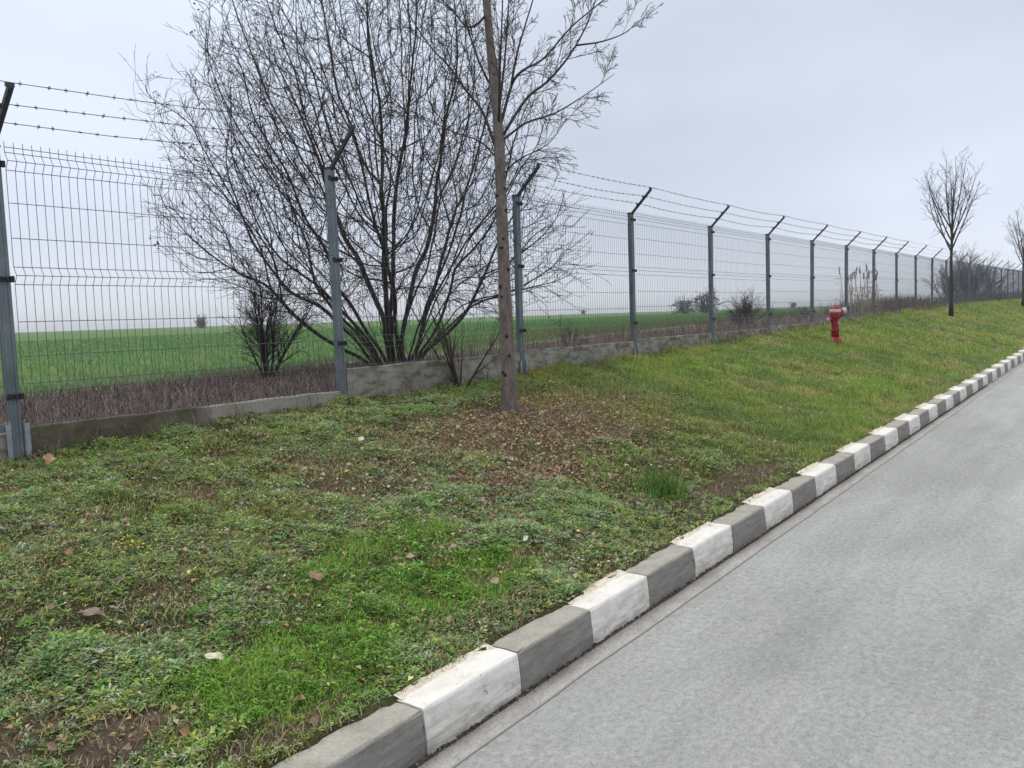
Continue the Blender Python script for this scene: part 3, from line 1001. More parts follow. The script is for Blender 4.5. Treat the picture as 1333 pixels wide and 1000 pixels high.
def post_top(n):
    return max(bay_bot(n), bay_bot(n - 1)) + PH - .005


FOLDS = (0.21, 0.885, 1.535)


def panel_mesh():
    mb = MB()
    Lp = 2.5 - .10
    nv = 48
    rw = .0019
    prof = [(0, 0.0)]
    for f_ in FOLDS:
        prof += [(0, f_ - .05), (-.030, f_), (0, f_ + .05)]
    prof += [(0, PH + .03)]
    for i in range(nv + 1):
        x = Lp * i / nv
        mb.tube([(x, yy, zz) for yy, zz in prof], rw, 4, False)
    hs = [(0, .02), (0, .42), (0, .62), (0, 1.10), (0, 1.30), (0, PH)]
    for f_ in FOLDS:
        hs += [(0, f_ - .05), (-.030, f_), (0, f_ + .05)]
    for yy, zz in hs:
        mb.tube([(0, yy - .004, zz), (Lp, yy - .004, zz)], rw * 1.15, 4, False)
    return mb.mesh('mesh_panel')


pm = panel_mesh(); pm.materials.append(m_wire)

# post: rectangular steel section with a raised ribbed face
post_me = {}


def post_mesh(hgt):
    k = round(hgt, 2)
    if k not in post_me:
        mb = MB()
        a, d_ = .033, .030
        p = [(-a, -d_ + .006), (-a + .006, -d_), (-.014, -d_), (-.010, -d_ + .006), (.010, -d_ + .006), (.014, -d_), (a - .006, -d_), (a, -d_ + .006),
             (a, d_ - .006), (a - .006, d_), (-a + .006, d_), (-a, d_ - .006)]
        mb.prism(p, -.25, k)
        me = mb.mesh('post'); me.materials.append(m_galv)
        post_me[k] = me
    return post_me[k]


cm = MB()
cm.box((-.040, -.044, -.013), (.040, -.0305, .013))
cm.box((-.046, -.050, -.018), (-.026, -.0305, .018)); cm.box((.026, -.050, -.018), (.046, -.0305, .018))
cm.tube([(0, -.044, 0), (0, -.058, 0)], .007, 6)
clamp_me = cm.mesh('clamp'); clamp_me.materials.append(m_clamp)
cap = MB()
cap.box((-.037, -.034, 0), (.037, .034, .010)); cap.prism([(-.028, -.026), (.028, -.026), (.028, .026), (-.028, .026)], .010, .018)
cap_me = cap.mesh('post_cap'); cap_me.materials.append(m_clamp)
ar = MB()
AY, AZ = -.300, .285
ar.v = []; ar.f = []
nrm = Vector((0, AZ, -AY)).normalized()     # perpendicular to the arm, in its plane
q0, q1 = Vector((0, .012, -.11)), Vector((0, 0, 0))
for (x0, x1, t0, t1) in ((-.014, -.010, -.013, .013), (.010, .014, -.013, .013), (-.010, .010, .008, .013)):
    vs = []
    for (yc, zc) in ((0.0, -.01), (AY, AZ)):
        for (xx_, tt) in ((x0, t0), (x1, t0), (x1, t1), (x0, t1)):
            vs.append((xx_, yc + nrm.y * tt * -1, zc + nrm.z * tt * -1 if False else zc - nrm.z * tt))
    ar.add(vs, [(3, 2, 1, 0), (4, 5, 6, 7), (0, 1, 5, 4), (1, 2, 6, 5), (2, 3, 7, 6), (3, 0, 4, 7)])
for f_ in (.34, .63, .965):
    ar.box((-.022, AY * f_ - .012, AZ * f_ + .008), (.022, AY * f_ + .008, AZ * f_ + .030))
arm_me = ar.mesh('arm'); arm_me.materials.append(m_arm)
bk = MB()
for sx_ in (-1, 1):
    xa0, xa1 = sorted((sx_ * .036, sx_ * .064))
    bk.box((xa0, -.046, -.22), (xa1, -.040, .170))
    bk.box((xa0, .040, -.22), (xa1, .046, .170))
    xi0, xi1 = sorted((sx_ * .0335, sx_ * .0375))
    bk.box((xi0, -.0395, -.22), (xi1, .0395, .185))
bk_me = bk.mesh('slab_bracket'); bk_me.materials.append(m_brkt)


def slab_mesh(seed):
    r_ = random.Random(seed)
    vs, fs = [], []
    n = 16; L0 = 2.5 - .082
    for i in range(n + 1):
        x = L0 * i / n
        j = r_.uniform(-.004, .004)
        prof = [(-.025, -.32), (-.026 + r_.uniform(-.0015, .0015), -.008 + j), (-.018, j), (.018, j + r_.uniform(-.002, .002)), (.026, -.008 + j), (.025, -.32)]
        vs += [(x, a_, b_) for a_, b_ in prof]
    for i in range(n):
        for k in range(5):
            a_ = i * 6 + k
            fs.append((a_, a_ + 6, a_ + 7, a_ + 1))
    fs.append(tuple(range(6))); fs.append(tuple(n * 6 + k for k in range(5, -1, -1)))
    me = bpy.data.meshes.new('plinth_slab'); me.from_pydata(vs, [], fs); me.update()
    me.materials.append(m_slab)
    return me


slabs = [slab_mesh(k) for k in range(4)]
moss_slab = slab_mesh(9); moss_slab.materials.clear(); moss_slab.materials.append(m_moss)


def sub(name, me, loc, parent, rot=(0, 0, 0)):
    o = bpy.data.objects.new(name, me)
    C.objects.link(o)
    o.parent = parent
    o.location = loc
    o.rotation_euler = rot
    return o


rf = random.Random(4)
for n in range(N0, N1 + 1):
    gz = float(fence_z(PX(n)))
    top = post_top(n)
    # a post that stands behind the camera's left edge is still built
    pe = sub('post', post_mesh(top - gz), Vector((PX(n), FY, gz)) - FO, fence, (rf.uniform(-.006, .006), rf.uniform(-.006, .006), 0))
    h = top - gz
    sub('arm', arm_me, (0, 0, h - .005), pe)
    sub('post_cap', cap_me, (0, .002, h), pe)
    bb = bay_bot(n)
    for f_ in FOLDS:
        sub('clamp', clamp_me, (0, 0, bb + f_ - gz - .02 * (n == 0)), pe)
    sub('slab_bracket', bk_me, (0, 0, max(0.02 if n <= 0 else -.12, min(bay_bot(n), bay_bot(n - 1)) - gz - (.14 if n <= 0 else .26))), pe)
    if n < N1:
        dz = .026 if n > 5 else 0.0
        sub('mesh_panel', pm, Vector((PX(n) + .05, FY - .033, bb)) - FO, fence, (0, 0, 0))
        s_ = sub('plinth_slab', moss_slab if n in (0, -2) else slabs[n % 4], Vector((PX(n) + .041, FY, bb + (.0 if n else .005))) - FO, fence, (0, rf.uniform(-.004, .004), rf.uniform(-.002, .002)))

for kf_, f_ in enumerate((.34, .63, .965)):
    mb = MB()
    pts = []
    for n in range(N0, N1 + 1):
        p0 = Vector((PX(n), FY + AY * f_ - .012, post_top(n) + AZ * f_ + .026)) - FO
        pts.append(p0)
        if n < N1:
            p1 = Vector((PX(n + 1), FY + AY * f_ - .012, post_top(n + 1) + AZ * f_ + .026)) - FO
            sg = rf.uniform(.012, .035)
            for u_ in (.25, .5, .75):
                q = p0.lerp(p1, u_); q.z -= sg * 4 * u_ * (1 - u_); q.y += rf.uniform(-.006, .006)
                pts.append(q)
    mb.tube(pts, .0024, 4, False)
    # barbs, on the bays near enough to see them
    for i in range(len(pts) - 1):
        if pts[i].x > 22: break
        seg = pts[i + 1] - pts[i]
        nb = 5
        for j in range(nb):
            c0 = pts[i] + seg * ((j + rf.uniform(.3, .7)) / nb)
            for q in range(2):
                a = rf.uniform(0, math.pi)
                v = Vector((rf.uniform(-.4, .4), math.cos(a), math.sin(a))).normalized() * .016
                mb.tube([c0 - v, c0 + v], .0019, 3, False)
            mb.tube([c0 - seg.normalized() * .009, c0 + seg.normalized() * .009], .0046, 4, False)
    mb.build('barbed_wire', m_barb, fence)

# ------------------------------------------------------------------ woody plants
m_bark, t, b = mat('young_tree_bark', rough=.85, spec=.15)
n1_ = nnoise(t, 14, 6, .65, stretch=(1, 1, .45)); n2_ = nnoise(t, 70, 4, .7, stretch=(1, 1, .35))
c = nramp(t, n1_, [(.3, (.105, .085, .075)), (.5, (.165, .138, .122)), (.7, (.23, .20, .18))])
c = nmix(t, .8, c, nramp(t, n2_, [(.3, (.55, .55, .55)), (.52, (1, 1, 1)), (.74, (1.25, 1.22, 1.2))]), 'MULTIPLY')
t.links.new(c, b.inputs['Base Color']); nbump(t, b, n2_, .5, .006)
m_twig, t, b = mat('twig_bark', (.060, .046, .042), .8, spec=.2)
n1_ = nnoise(t, 6, 4, .6)
t.links.new(nramp(t, n1_, [(.3, (.040, .032, .030)), (.7, (.085, .065, .058))]), b.inputs['Base Color'])
m_dark, t, b = mat('shrub_bark', (.030, .026, .025), .85, spec=.2)
n1_ = nnoise(t, 10, 5, .65)
t.links.new(nramp(t, n1_, [(.3, (.022, .018, .017)), (.55, (.050, .039, .035)), (.75, (.095, .082, .062))]), b.inputs['Base Color'])
m_sap, t, b = mat('sapling_bark', (.065, .040, .040), .8, spec=.2)
m_knot, t, b = mat('knot_bark', (.030, .024, .022), .9)
m_grey, t, b = mat('far_twig', (.085, .072, .070), .9, spec=.1)
m_far, t, b = mat('far_bush_mass', rough=.9, attr='Col', spec=.1)


def rv(r, d, a):
    """direction d turned by about a, at random"""
    v = Vector((r.gauss(0, 1), r.gauss(0, 1), r.gauss(0, 1)))
    v -= d * v.dot(d)
    if v.length < 1e-6: v = d.orthogonal()
    return (d * math.cos(a) + v.normalized() * math.sin(a)).normalized()


def grow(r, tubes, p, d, L, rad, lvl, spec, depth=0, tips=None):
    """one shoot with its side shoots; spec[lvl] = (n side shoots, length ratio, angle, up pull, wiggle, segment, sides)"""
    ns, ratio, ang, up, wig, seg, sides = spec[lvl]
    steps = max(2, int(L / seg))
    pts, rads = [p.copy()], [rad]
    q = p.copy(); dd = d.copy()
    for i in range(steps):
        dd = (dd + Vector((r.gauss(0, wig), r.gauss(0, wig), r.gauss(0, wig) + up)) * (seg * 3)).normalized()
        q = q + dd * (L / steps)
        pts.append(q.copy())
        rads.append(max(rad * (1 - .8 * (i + 1) / steps), .0011))
    tubes.append((lvl + depth, pts, rads, sides))
    if tips is not None and lvl >= len(spec) - 2: tips.append((q.copy(), dd.copy()))
    if lvl + 1 < len(spec):
        for k in range(ns):
            u = .18 + .80 * (k + r.random()) / ns
            i = min(int(u * steps), steps - 1)
            f = u * steps - i
            bp = pts[i].lerp(pts[i + 1], min(f, 1))
            bd = (pts[i + 1] - pts[i]).normalized()
            grow(r, tubes, bp, rv(r, bd, ang * r.uniform(.6, 1.3)), L * ratio * (1.15 - .65 * u) * r.uniform(.6, 1.3), max(rads[i] * .55, .0013), lvl + 1, spec, depth, tips)


def tubes_mesh(name, tubes, m, parent, sel=None, smooth=True):
    mb = MB()
    for (lv, pts, rads, sides) in tubes:
        if sel is None or sel(lv):
            mb.tube(pts, rads, sides, False)
    if not mb.v: return None
    return mb.build(name, m, parent, smooth)


# --- the big many-stemmed shrub behind the fence
SHB = Vector((7.05, 6.98, float(ground_z(7.05, 6.98)) - .03))
shrub = empty('bare_shrub', SHB, 'large bare many-stemmed shrub with dense dark twigs behind the fence', 'shrub')
cr_dir = Vector((_r.x, _r.y, 0)).normalized()            # across the view, used only to sample how the stems spread
cf_dir = Vector((_f.x, _f.y, 0)).normalized()
r = random.Random(21)
from mathutils.kdtree import KDTree


def colonise(r, g, stems, attract, seg=.085, infl=.70, kill=.105, iters=150, inert=1.0, up=.06, wob=.16):
    """branches that grow towards points of free air; returns nodes, parents and the stem each belongs to"""
    N, PA, ST, DI, CH = [], [], [], [], []
    act = []
    for si, pts in enumerate(stems):
        prev = -1
        for i, q in enumerate(pts):
            N.append(q); PA.append(prev); ST.append(si); CH.append(0)
            DI.append((pts[min(i + 1, len(pts) - 1)] - pts[max(i - 1, 0)]).normalized())
            prev = len(N) - 1
            if i > len(pts) * .45: act.append(prev)
    A = [Vector(q) for q in attract]
    fresh = list(act)
    best = [(1e9, -1)] * len(A)
    for it in range(iters):
        kd = KDTree(len(fresh))
        for k, i in enumerate(fresh): kd.insert(N[i], k)
        kd.balance()
        pull = {}
        keepA, keepB = [], []
        for q, bst in zip(A, best):
            _, k, dist = kd.find(q)
            if dist < bst[0]: bst = (dist, fresh[k])
            if bst[0] < kill: continue
            keepA.append(q); keepB.append(bst)
            if bst[0] < infl:
                d = (q - N[bst[1]])
                pull[bst[1]] = pull.get(bst[1], Vector((0, 0, 0))) + d.normalized()
        A, best = keepA, keepB
        fresh = []
        for i, d in pull.items():
            if CH[i] > 3: continue
            if d.length < 1e-4: continue
            d = d.normalized() + DI[i] * inert + Vector((r.gauss(0, wob), r.gauss(0, wob), r.gauss(0, wob) + up))
            d.normalize()
            N.append(N[i] + d * seg); PA.append(i); ST.append(ST[i]); DI.append(d); CH.append(0)
            CH[i] += 1
            fresh.append(len(N) - 1)
        if not fresh or not A: break
    return N, PA, ST, DI


def colony_tubes(N, PA, ST, tip=.0027, expo=2.45, rmax=.036):
    n = len(N)
    kids = [[] for _ in range(n)]
    for i, p in enumerate(PA):
        if p >= 0: kids[p].append(i)
    rad = [0.0] * n
    for i in range(n - 1, -1, -1):
        rad[i] = tip if not kids[i] else sum(rad[k] ** expo for k in kids[i]) ** (1 / expo)
    rad = [min(q, rmax) for q in rad]
    out = []
    stack = [(i, None) for i in range(n) if PA[i] < 0]
    while stack:
        i, par = stack.pop()
        chain = [i] if par is None else [par, i]
        while kids[chain[-1]]:
            ks = sorted(kids[chain[-1]], key=lambda k: -rad[k])
            for k in ks[1:]: stack.append((k, chain[-1]))
            chain.append(ks[0])
        rr = [rad[k] for k in chain]
        if par is not None: rr[0] = min(rr[0], rr[1] * 1.15)
        out.append((ST[i], par is None, [N[k] for k in chain], rr))
    return out, kids, rad


def chains_smooth(pts):
    if len(pts) < 4: return pts
    return [pts[0]] + [(pts[k - 1] + pts[k] * 2 + pts[k + 1]) / 4 for k in range(1, len(pts) - 1)] + [pts[-1]]


gsh = np.random.default_rng(77)
# crown: a rounded head, wider to the left and hanging lower there
att = []
while len(att) < 13500:
    u, v, z_ = gsh.uniform(-2.75, 2.35), gsh.uniform(-1.9, 2.1), gsh.uniform(.12, 4.75)
    cu = -.22
    ru = (2.32 if u < cu else 2.2) * (1 - .10 * max(0, z_ - 3.0))
    q = ((u - cu) / ru) ** 2 + (v / 1.85) ** 2
    zc = 2.25
    q += ((z_ - zc) / (2.35 if z_ > zc else 2.15)) ** 2
    lump = .58 + .80 * float(vnoise(np.array([u + 5]), np.array([z_ * 1.1 + v * .6]), .9, 61, 3)[0])
    if q > lump ** 2 * 1.05: continue
    if z_ < .9 - .28 * abs(u) and u > -1.4: continue      # open between the stems near the ground
    if z_ < .55 and u > .2: continue
    if gsh.random() > .35 + .65 * min(1, q): continue
    att.append(cr_dir * u + cf_dir * v + Vector((0, 0, z_)))
stems0 = []
for k, dg in enumerate([-58, -50, -43, -37, -31, -26, -21, -17, -13, -9, -5, -1, 3, 7, 11, 15, 20, 25, 30, 36, 43, 50, -34, -10, 12, 33, -54, -40, -28, -19, -7, 1, 9, 17, 28, 40]):
    a = math.radians(dg + r.uniform(-3, 3)); dp = r.uniform(-.35, .35)
    d = Vector((0, 0, 1)) * math.cos(a) + cr_dir * math.sin(a) + cf_dir * dp
    d.normalize()
    q = cr_dir * (math.sin(a) * .20 + r.uniform(-.04, .04)) + cf_dir * (dp * .5 + r.uniform(-.05, .05)) + Vector((0, 0, -.04))
    pts = [q.copy()]
    dd = (d + Vector((0, 0, .35))).normalized()
    for i in range(int(r.uniform(10, 19))):
        dd = (dd + Vector((r.gauss(0, .11), r.gauss(0, .11), r.gauss(0, .07))) + (d - dd) * .12).normalized()
        q = q + dd * .085
        pts.append(q.copy())
    stems0.append(pts)
N_, PA_, ST_, DI_ = colonise(r, gsh, stems0, att)
tubes_, kids_, rad_ = colony_tubes(N_, PA_, ST_)
leaf_tips = []
by = {}
for si, main, pts, rr in tubes_:
    by.setdefault(si, ([], []))[0 if main else 1].append((0, chains_smooth(pts), rr, 6 if main else (4 if max(rr) > .006 else 3)))
# year-old twigs on the thin wood
for i in range(len(N_)):
    if rad_[i] < .0066 and r.random() < (.8 if not kids_[i] else .34):
        tw = []
        d = (rv(r, DI_[i], r.uniform(.35, .95)) + Vector((0, 0, .22))).normalized()
        grow(r, tw, N_[i], d, r.uniform(.12, .42), .0026, 0, [(2, .5, .55, .04, .08, .08, 3), (0, 0, 0, .04, .08, .08, 3)], tips=leaf_tips)
        by[ST_[i]][1].extend((lv, p_, [max(q_, .0019) for q_ in c_], 3) for lv, p_, c_, _ in tw)
for si in sorted(by):
    st = tubes_mesh('stem', by[si][0], m_dark, shrub)
    if by[si][1]:
        tg_ = tubes_mesh('twigs', by[si][1], m_dark, st, None, False)
        tg_['kind'] = 'stuff'
# the few leaves that still hang on
lt = [q for q in leaf_tips]
r.shuffle(lt)
left = [q for q in lt if q[0].dot(cr_dir) < -1.2][:190] + lt[:150]
P = np.array([tuple(q[0]) for q in left]); n = len(P)
P = np.repeat(P, 2, 0) + rng.normal(0, .02, (n * 2, 3)); n *= 2
c = np.array([(.055, .05, .035), (.26, .23, .08), (.14, .12, .06), (.07, .055, .04)])[rng.integers(0, 4, n)] * rng.uniform(.6, 1.2, (n, 1))
ac = Acc(); ac.add(leaves(P, rng.uniform(0, 6.28, n), rng.uniform(-1.3, .2, n), rng.uniform(.025, .055, n), rng.uniform(.014, .03, n), c, .2, rng.normal(0, .6, n)))
lf = ac.build('leaves', m_leafcol, 'stuff', shrub)

# --- small bare shrub to its left, sapling at the fence
def small_shrub(name, loc, label, cat, nst, hmin, hmax, spread, m, seed, rad=.014, spec=None, group=None):
    root = empty(name, loc, label, cat, group)
    r = random.Random(seed)
    sp = spec or [(6, .5, .6, .03, .14, .10, 5), (5, .5, .7, .02, .2, .08, 4), (0, 0, 0, .0, .2, .07, 3)]
    for k in range(nst):
        a = r.uniform(0, 6.283)
        tl = abs(r.gauss(0, spread))
        d = Vector((math.cos(a) * math.sin(tl), math.sin(a) * math.sin(tl), math.cos(tl)))
        tubes = []
        grow(r, tubes, Vector((math.cos(a) * .07 * tl, math.sin(a) * .07 * tl, -.02)), d, r.uniform(hmin, hmax), rad * r.uniform(.6, 1.2), 0, sp)
        st = tubes_mesh('stem', tubes, m, root, lambda lv: lv == 0)
        tubes_mesh('twigs', tubes, m, st, lambda lv: lv > 0, False)
    return root


gp = lambda x, y, dz=0.: (x, y, float(ground_z(x, y)) + dz)
small_shrub('bare_bush', gp(5.48, 7.35), 'small dark bare bush at the field edge, left of the large shrub', 'bush', 13, .7, 1.25, .30, m_dark, 31, .020, [(10, .45, .62, .03, .16, .10, 5), (8, .45, .65, .03, .2, .08, 3), (3, .5, .7, 0, .2, .07, 3), (0, 0, 0, 0, .2, .07, 3)])
small_shrub('sapling', gp(5.95, 5.08), 'thin reddish-brown sapling clump growing against the fence plinth beside the young tree', 'sapling', 9, .6, 1.25, .30, m_sap, 33, .014,
            [(4, .42, .5, .05, .12, .10, 5), (3, .5, .6, .02, .2, .08, 3), (0, 0, 0, 0, .2, .08, 3)])

# --- the young tree in front of the fence
T0 = Vector((5.76, 4.35, float(ground_z(5.76, 4.35))))
tree = empty('young_tree', T0, 'young bare tree with straight trunk in front of the fence, fallen leaves at its foot', 'tree')
TR = {'trunk': [(-0.003, -0.001, -0.10), (0.0, 0.01, 0.08), (0.03, 0.038, 0.6), (0.077, 0.081, 1.406), (0.129, 0.125, 2.278), (0.148, 0.162, 2.748), (0.158, 0.209, 3.219), (0.172, 0.244, 3.623), (0.19, 0.28, 4.093), (0.211, 0.323, 4.63), (0.239, 0.355, 5.168)]}
LIMBS = {
    'L1': [(0.113, 0.147, 2.279), (0.019, 0.204, 2.582), (-0.1, 0.279, 2.756), (-0.223, 0.362, 2.953), (-0.356, 0.453, 3.113), (-0.496, 0.57, 3.394), (-0.58, 0.606, 3.628)],
    'R1': [(0.159, 0.101, 2.398), (0.272, -0.078, 2.695), (0.362, -0.248, 2.831), (0.456, -0.416, 3.031), (0.534, -0.554, 3.282), (0.569, -0.639, 3.513), (0.589, -0.702, 3.755)],
    'R1b': [(0.50, -0.46, 3.12), (0.787, -0.554, 3.201), (0.962, -0.697, 3.29), (1.066, -0.743, 3.399)],
    'R2': [(0.155, 0.119, 2.492), (0.255, 0.053, 2.847), (0.336, -0.018, 2.969), (0.46, -0.149, 3.067), (0.64, -0.332, 3.34), (0.859, -0.57, 3.597), (0.975, -0.679, 3.78)],
    'R3': [(0.244, 0.055, 2.844), (0.25, -0.029, 3.13), (0.314, -0.164, 3.547), (0.34, -0.262, 3.86)],
    'R4': [(0.147, 0.136, 2.546), (0.221, 0.093, 3.104), (0.275, 0.069, 3.608), (0.316, 0.05, 4.003)],
    'L2': [(0.142, 0.173, 2.782), (0.084, 0.279, 3.04), (0.051, 0.352, 3.304), (0.023, 0.426, 3.627), (0.024, 0.463, 3.961)],
    'L3': [(0.177, 0.219, 3.488), (0.06, 0.27, 3.352), (-0.043, 0.315, 3.324), (-0.137, 0.368, 3.44), (-0.259, 0.462, 3.589), (-0.362, 0.54, 3.799)],
    'R5': [(0.14, 0.105, 2.344), (0.319, -0.037, 2.506), (0.51, -0.221, 2.594), (0.723, -0.421, 2.763), (0.917, -0.596, 2.942)],
    'R6': [(0.121, 0.105, 2.036), (0.173, -0.047, 2.167), (0.285, -0.281, 2.28), (0.355, -0.447, 2.484)],
    'L4': [(0.12, 0.124, 2.177), (0.02, 0.251, 2.347), (-0.127, 0.429, 2.432), (-0.265, 0.603, 2.555), (-0.356, 0.705, 2.623)],
    'F1': [(0.14, 0.13, 2.62), (0.42, 0.33, 2.95), (0.68, 0.50, 3.35), (0.80, 0.62, 3.8)],
    'B1': [(0.13, 0.12, 2.5), (-0.12, -0.10, 2.85), (-0.30, -0.28, 3.25), (-0.36, -0.36, 3.7)],
    'U1': [(0.19, 0.27, 3.95), (0.35, 0.05, 4.35), (0.5, -0.12, 4.9)],
    'U2': [(0.19, 0.29, 4.1), (0.02, 0.5, 4.5), (-0.1, 0.62, 5.0)],
    'U3': [(0.2, 0.3, 4.3), (0.4, 0.5, 4.7), (0.5, 0.6, 5.1)]}


def spline(pts, n=4):
    P = [Vector(p) for p in pts]
    P = [P[0] * 2 - P[1]] + P + [P[-1] * 2 - P[-2]]
    o_ = []
    for i in range(1, len(P) - 2):
        for k in range(n):
            t_ = k / n
            a_, b_, c_, d_ = P[i - 1:i + 3]
            o_.append(.5 * (2 * b_ + (c_ - a_) * t_ + (2 * a_ - 5 * b_ + 4 * c_ - d_) * t_ ** 2 + (3 * b_ - a_ - 3 * c_ + d_) * t_ ** 3))
    o_.append(P[-2])
    return o_


mb = MB()
tp = spline(TR['trunk'], 4)
rads = [.066 + .022 * math.exp(-max(q.z, 0) / .09) - .0088 * q.z + .0025 * math.sin(q.z * 9) for q in tp]
mb.tube(tp, rads, 14)
trunk = mb.build('trunk', m_bark, tree, True)
r = random.Random(77)
for k in range(17):
    z_ = .25 + 1.75 * k / 17 + r.uniform(-.04, .04)
    i = min(range(len(tp)), key=lambda i: abs(tp[i].z - z_))
    # pruned-branch scars all around the trunk
    a = r.uniform(0, 6.283)
    if k % 2 == 0:
        a = math.atan2(-_f.y, -_f.x) + r.uniform(-.9, .9)
    j = min(i + 1, len(tp) - 1)
    ctr = tp[i].copy(); 
    if abs(tp[j].z - tp[i].z) > 1e-4: ctr = tp[i].lerp(tp[j], (z_ - tp[i].z) / (tp[j].z - tp[i].z)) if z_ > tp[i].z else tp[i]
    d = Vector((math.cos(a), math.sin(a), .15))
    kb = MB(); R0 = rads[i]
    s_ = r.uniform(.010, .018)
    kb.tube([ctr + d * (R0 * .7), ctr + d * (R0 + .004), ctr + d * (R0 + .012)], [s_ * 1.25, s_, s_ * .45], 7)
    kb.build('knot', m_knot, trunk, True)
r = random.Random(41)
TS = [(0, 0, 0, 0, 0, .1, 5), (5, .50, .55, .05, .06, .07, 4), (4, .5, .6, .05, .07, .06, 3), (0, 0, 0, .03, .07, .06, 3)]
for nm, pl_ in LIMBS.items():
    sp = spline(pl_, 4)
    Lt = sum((sp[i + 1] - sp[i]).length for i in range(len(sp) - 1))
    r0 = .0145 if nm in ('L1', 'R1', 'R2') else (.009 if nm in ('R1b', 'R6', 'L4') else .012)
    lr = [max(r0 * (1 - .8 * i / (len(sp) - 1)), .0025) for i in range(len(sp))]
    lb = MB(); lb.tube(sp, lr, 6)
    limb = lb.build('limb', m_twig, trunk, True)
    tubes = []
    nt_ = int(Lt * (9 if nm[0] == 'R' else 8))
    for k in range(nt_):
        u = .2 + .8 * (k + r.random()) / nt_
        i = min(int(u * (len(sp) - 1)), len(sp) - 2)
        bd = (sp[i + 1] - sp[i]).normalized()
        grow(r, tubes, sp[i].lerp(sp[i + 1], r.random()), (rv(r, bd, r.uniform(.45, .95)) + Vector((0, 0, .15))).normalized(), r.uniform(.22, .50) * (1.1 - .4 * u), max(lr[i] * .42, .0022), 1, TS)
    # twigs go to the trunk's third level as part of the limb's mesh
    tm = MB()
    for (lv, pts, rads_, sides) in tubes: tm.tube(pts, [max(x_, .0019) for x_ in rads_], sides, False)
    tw = tm.mesh('twigs')
    tw.materials.append(m_twig)
    twg = link('twigs', tw, None, tree)

# --- the young trees farther along the verge
def far_tree(loc, label, seed, H, fork, spread, m=m_twig):
    root = empty('young_tree', loc, label, 'tree')
    r = random.Random(seed)
    mb = MB()
    pts = [Vector((0.01 * math.sin(k), .01 * math.cos(k * 1.7), -.05 + (fork + .5) * k / 6)) for k in range(7)]
    mb.tube(pts, [.052 - .003 * k for k in range(7)], 9)
    trunk = mb.build('trunk', m, root, True)
    gb = MB(); gb.tube([Vector((0, 0, -.02)), Vector((0, 0, .22)), Vector((.002, 0, .42))], [.072, .068, .056], 9)
    gb.build('trunk_guard', m_knot, root, True)
    for k in range(13):
        z_ = fork * (.86 + .4 * (k / 13)) if k else fork + .35
        a = k * 2.4 + r.uniform(-.3, .3)
        tl = r.uniform(.30, .72) * spread * (1.2 - .05 * k) if k else .03
        d = Vector((math.cos(a) * math.sin(tl), math.sin(a) * math.sin(tl), math.cos(tl)))
        tubes = []
        L = (H - fork) * r.uniform(.75, 1.05) * (1 if k > 1 else 1.05)
        grow(r, tubes, Vector((0, 0, z_)), d, L, .024, 0, [(8, .40, .60, .085, .06, .16, 5), (5, .42, .65, .05, .08, .12, 3), (0, 0, 0, .03, .1, .10, 3)])
        lb_ = tubes_mesh('limb', [(a_, b_, [max(x_, .0065) for x_ in c_], d_) for a_, b_, c_, d_ in tubes if a_ == 0], m, root)
        tubes_mesh('twigs', [(a_, b_, [max(x_, .0035) for x_ in c_], d_) for a_, b_, c_, d_ in tubes if a_ > 0], m, lb_, None, False)
    return root


far_tree(gp(27.6, 4.34), 'slim bare young tree on the grass beyond the red hydrant, whole crown in view', 5, 4.3, 2.15, 1.2)
far_tree(gp(46.0, 4.2), 'bare young tree farthest along the verge, half cut by the right edge of the photo', 6, 4.4, 2.2, 1.2)

# --- bushes and reeds behind the fence
TW2 = [(7, .5, .6, .02, .18, .14, 4), (6, .5, .7, .01, .22, .12, 3), (0, 0, 0, 0, .2, .12, 3)]
small_shrub('dry_bush', gp(18.9, 7.3), 'low rounded brown dry bush behind the fence, between two posts left of the hydrant', 'bush', 46, .40, .80, .75, m_grey, 51, .016, TW2)
small_shrub('dry_bush', gp(10.55, 6.8), 'low sparse brown bush just behind the fence right of the young tree', 'bush', 12, .25, .5, .7, m_sap, 52, .006, [(6, .5, .6, .02, .18, .09, 4), (4, .5, .7, .01, .22, .08, 3), (0, 0, 0, 0, .2, .08, 3)])
small_shrub('dark_bush', gp(22.4, 7.0), 'small dark weed bush behind the fence near the red hydrant', 'bush', 9, .2, .45, .6, m_dark, 53, .008, TW2)


def big_bush(loc, label, seed, H, nst, m, spread, group=None, rad=.02):
    TWB = [(9, .45, .55, .03, .14, .2, 4), (7, .5, .65, .02, .2, .16, 3), (0, 0, 0, 0, .2, .14, 3)]
    root = empty('bare_bush', loc, label, 'bush', group)
    r = random.Random(seed)
    for k in range(nst):
        a = r.uniform(0, 6.283); tl = abs(r.gauss(0, spread))
        d = Vector((math.cos(a) * math.sin(tl), math.sin(a) * math.sin(tl), math.cos(tl)))
        tubes = []
        grow(r, tubes, Vector((math.cos(a) * .3 * tl, math.sin(a) * .3 * tl, -.05)), d, H * r.uniform(.7, 1.1), rad, 0, TWB)
        w_ = max(.004, .0018 * H)
        st = tubes_mesh('stem', [(a_, b_, [max(x_, w_) for x_ in c_], d_) for a_, b_, c_, d_ in tubes if a_ == 0], m, root)
        tubes_mesh('twigs', [(a_, b_, [max(x_, w_) for x_ in c_], d_) for a_, b_, c_, d_ in tubes if a_ > 0], m, st, None, False)
    return root


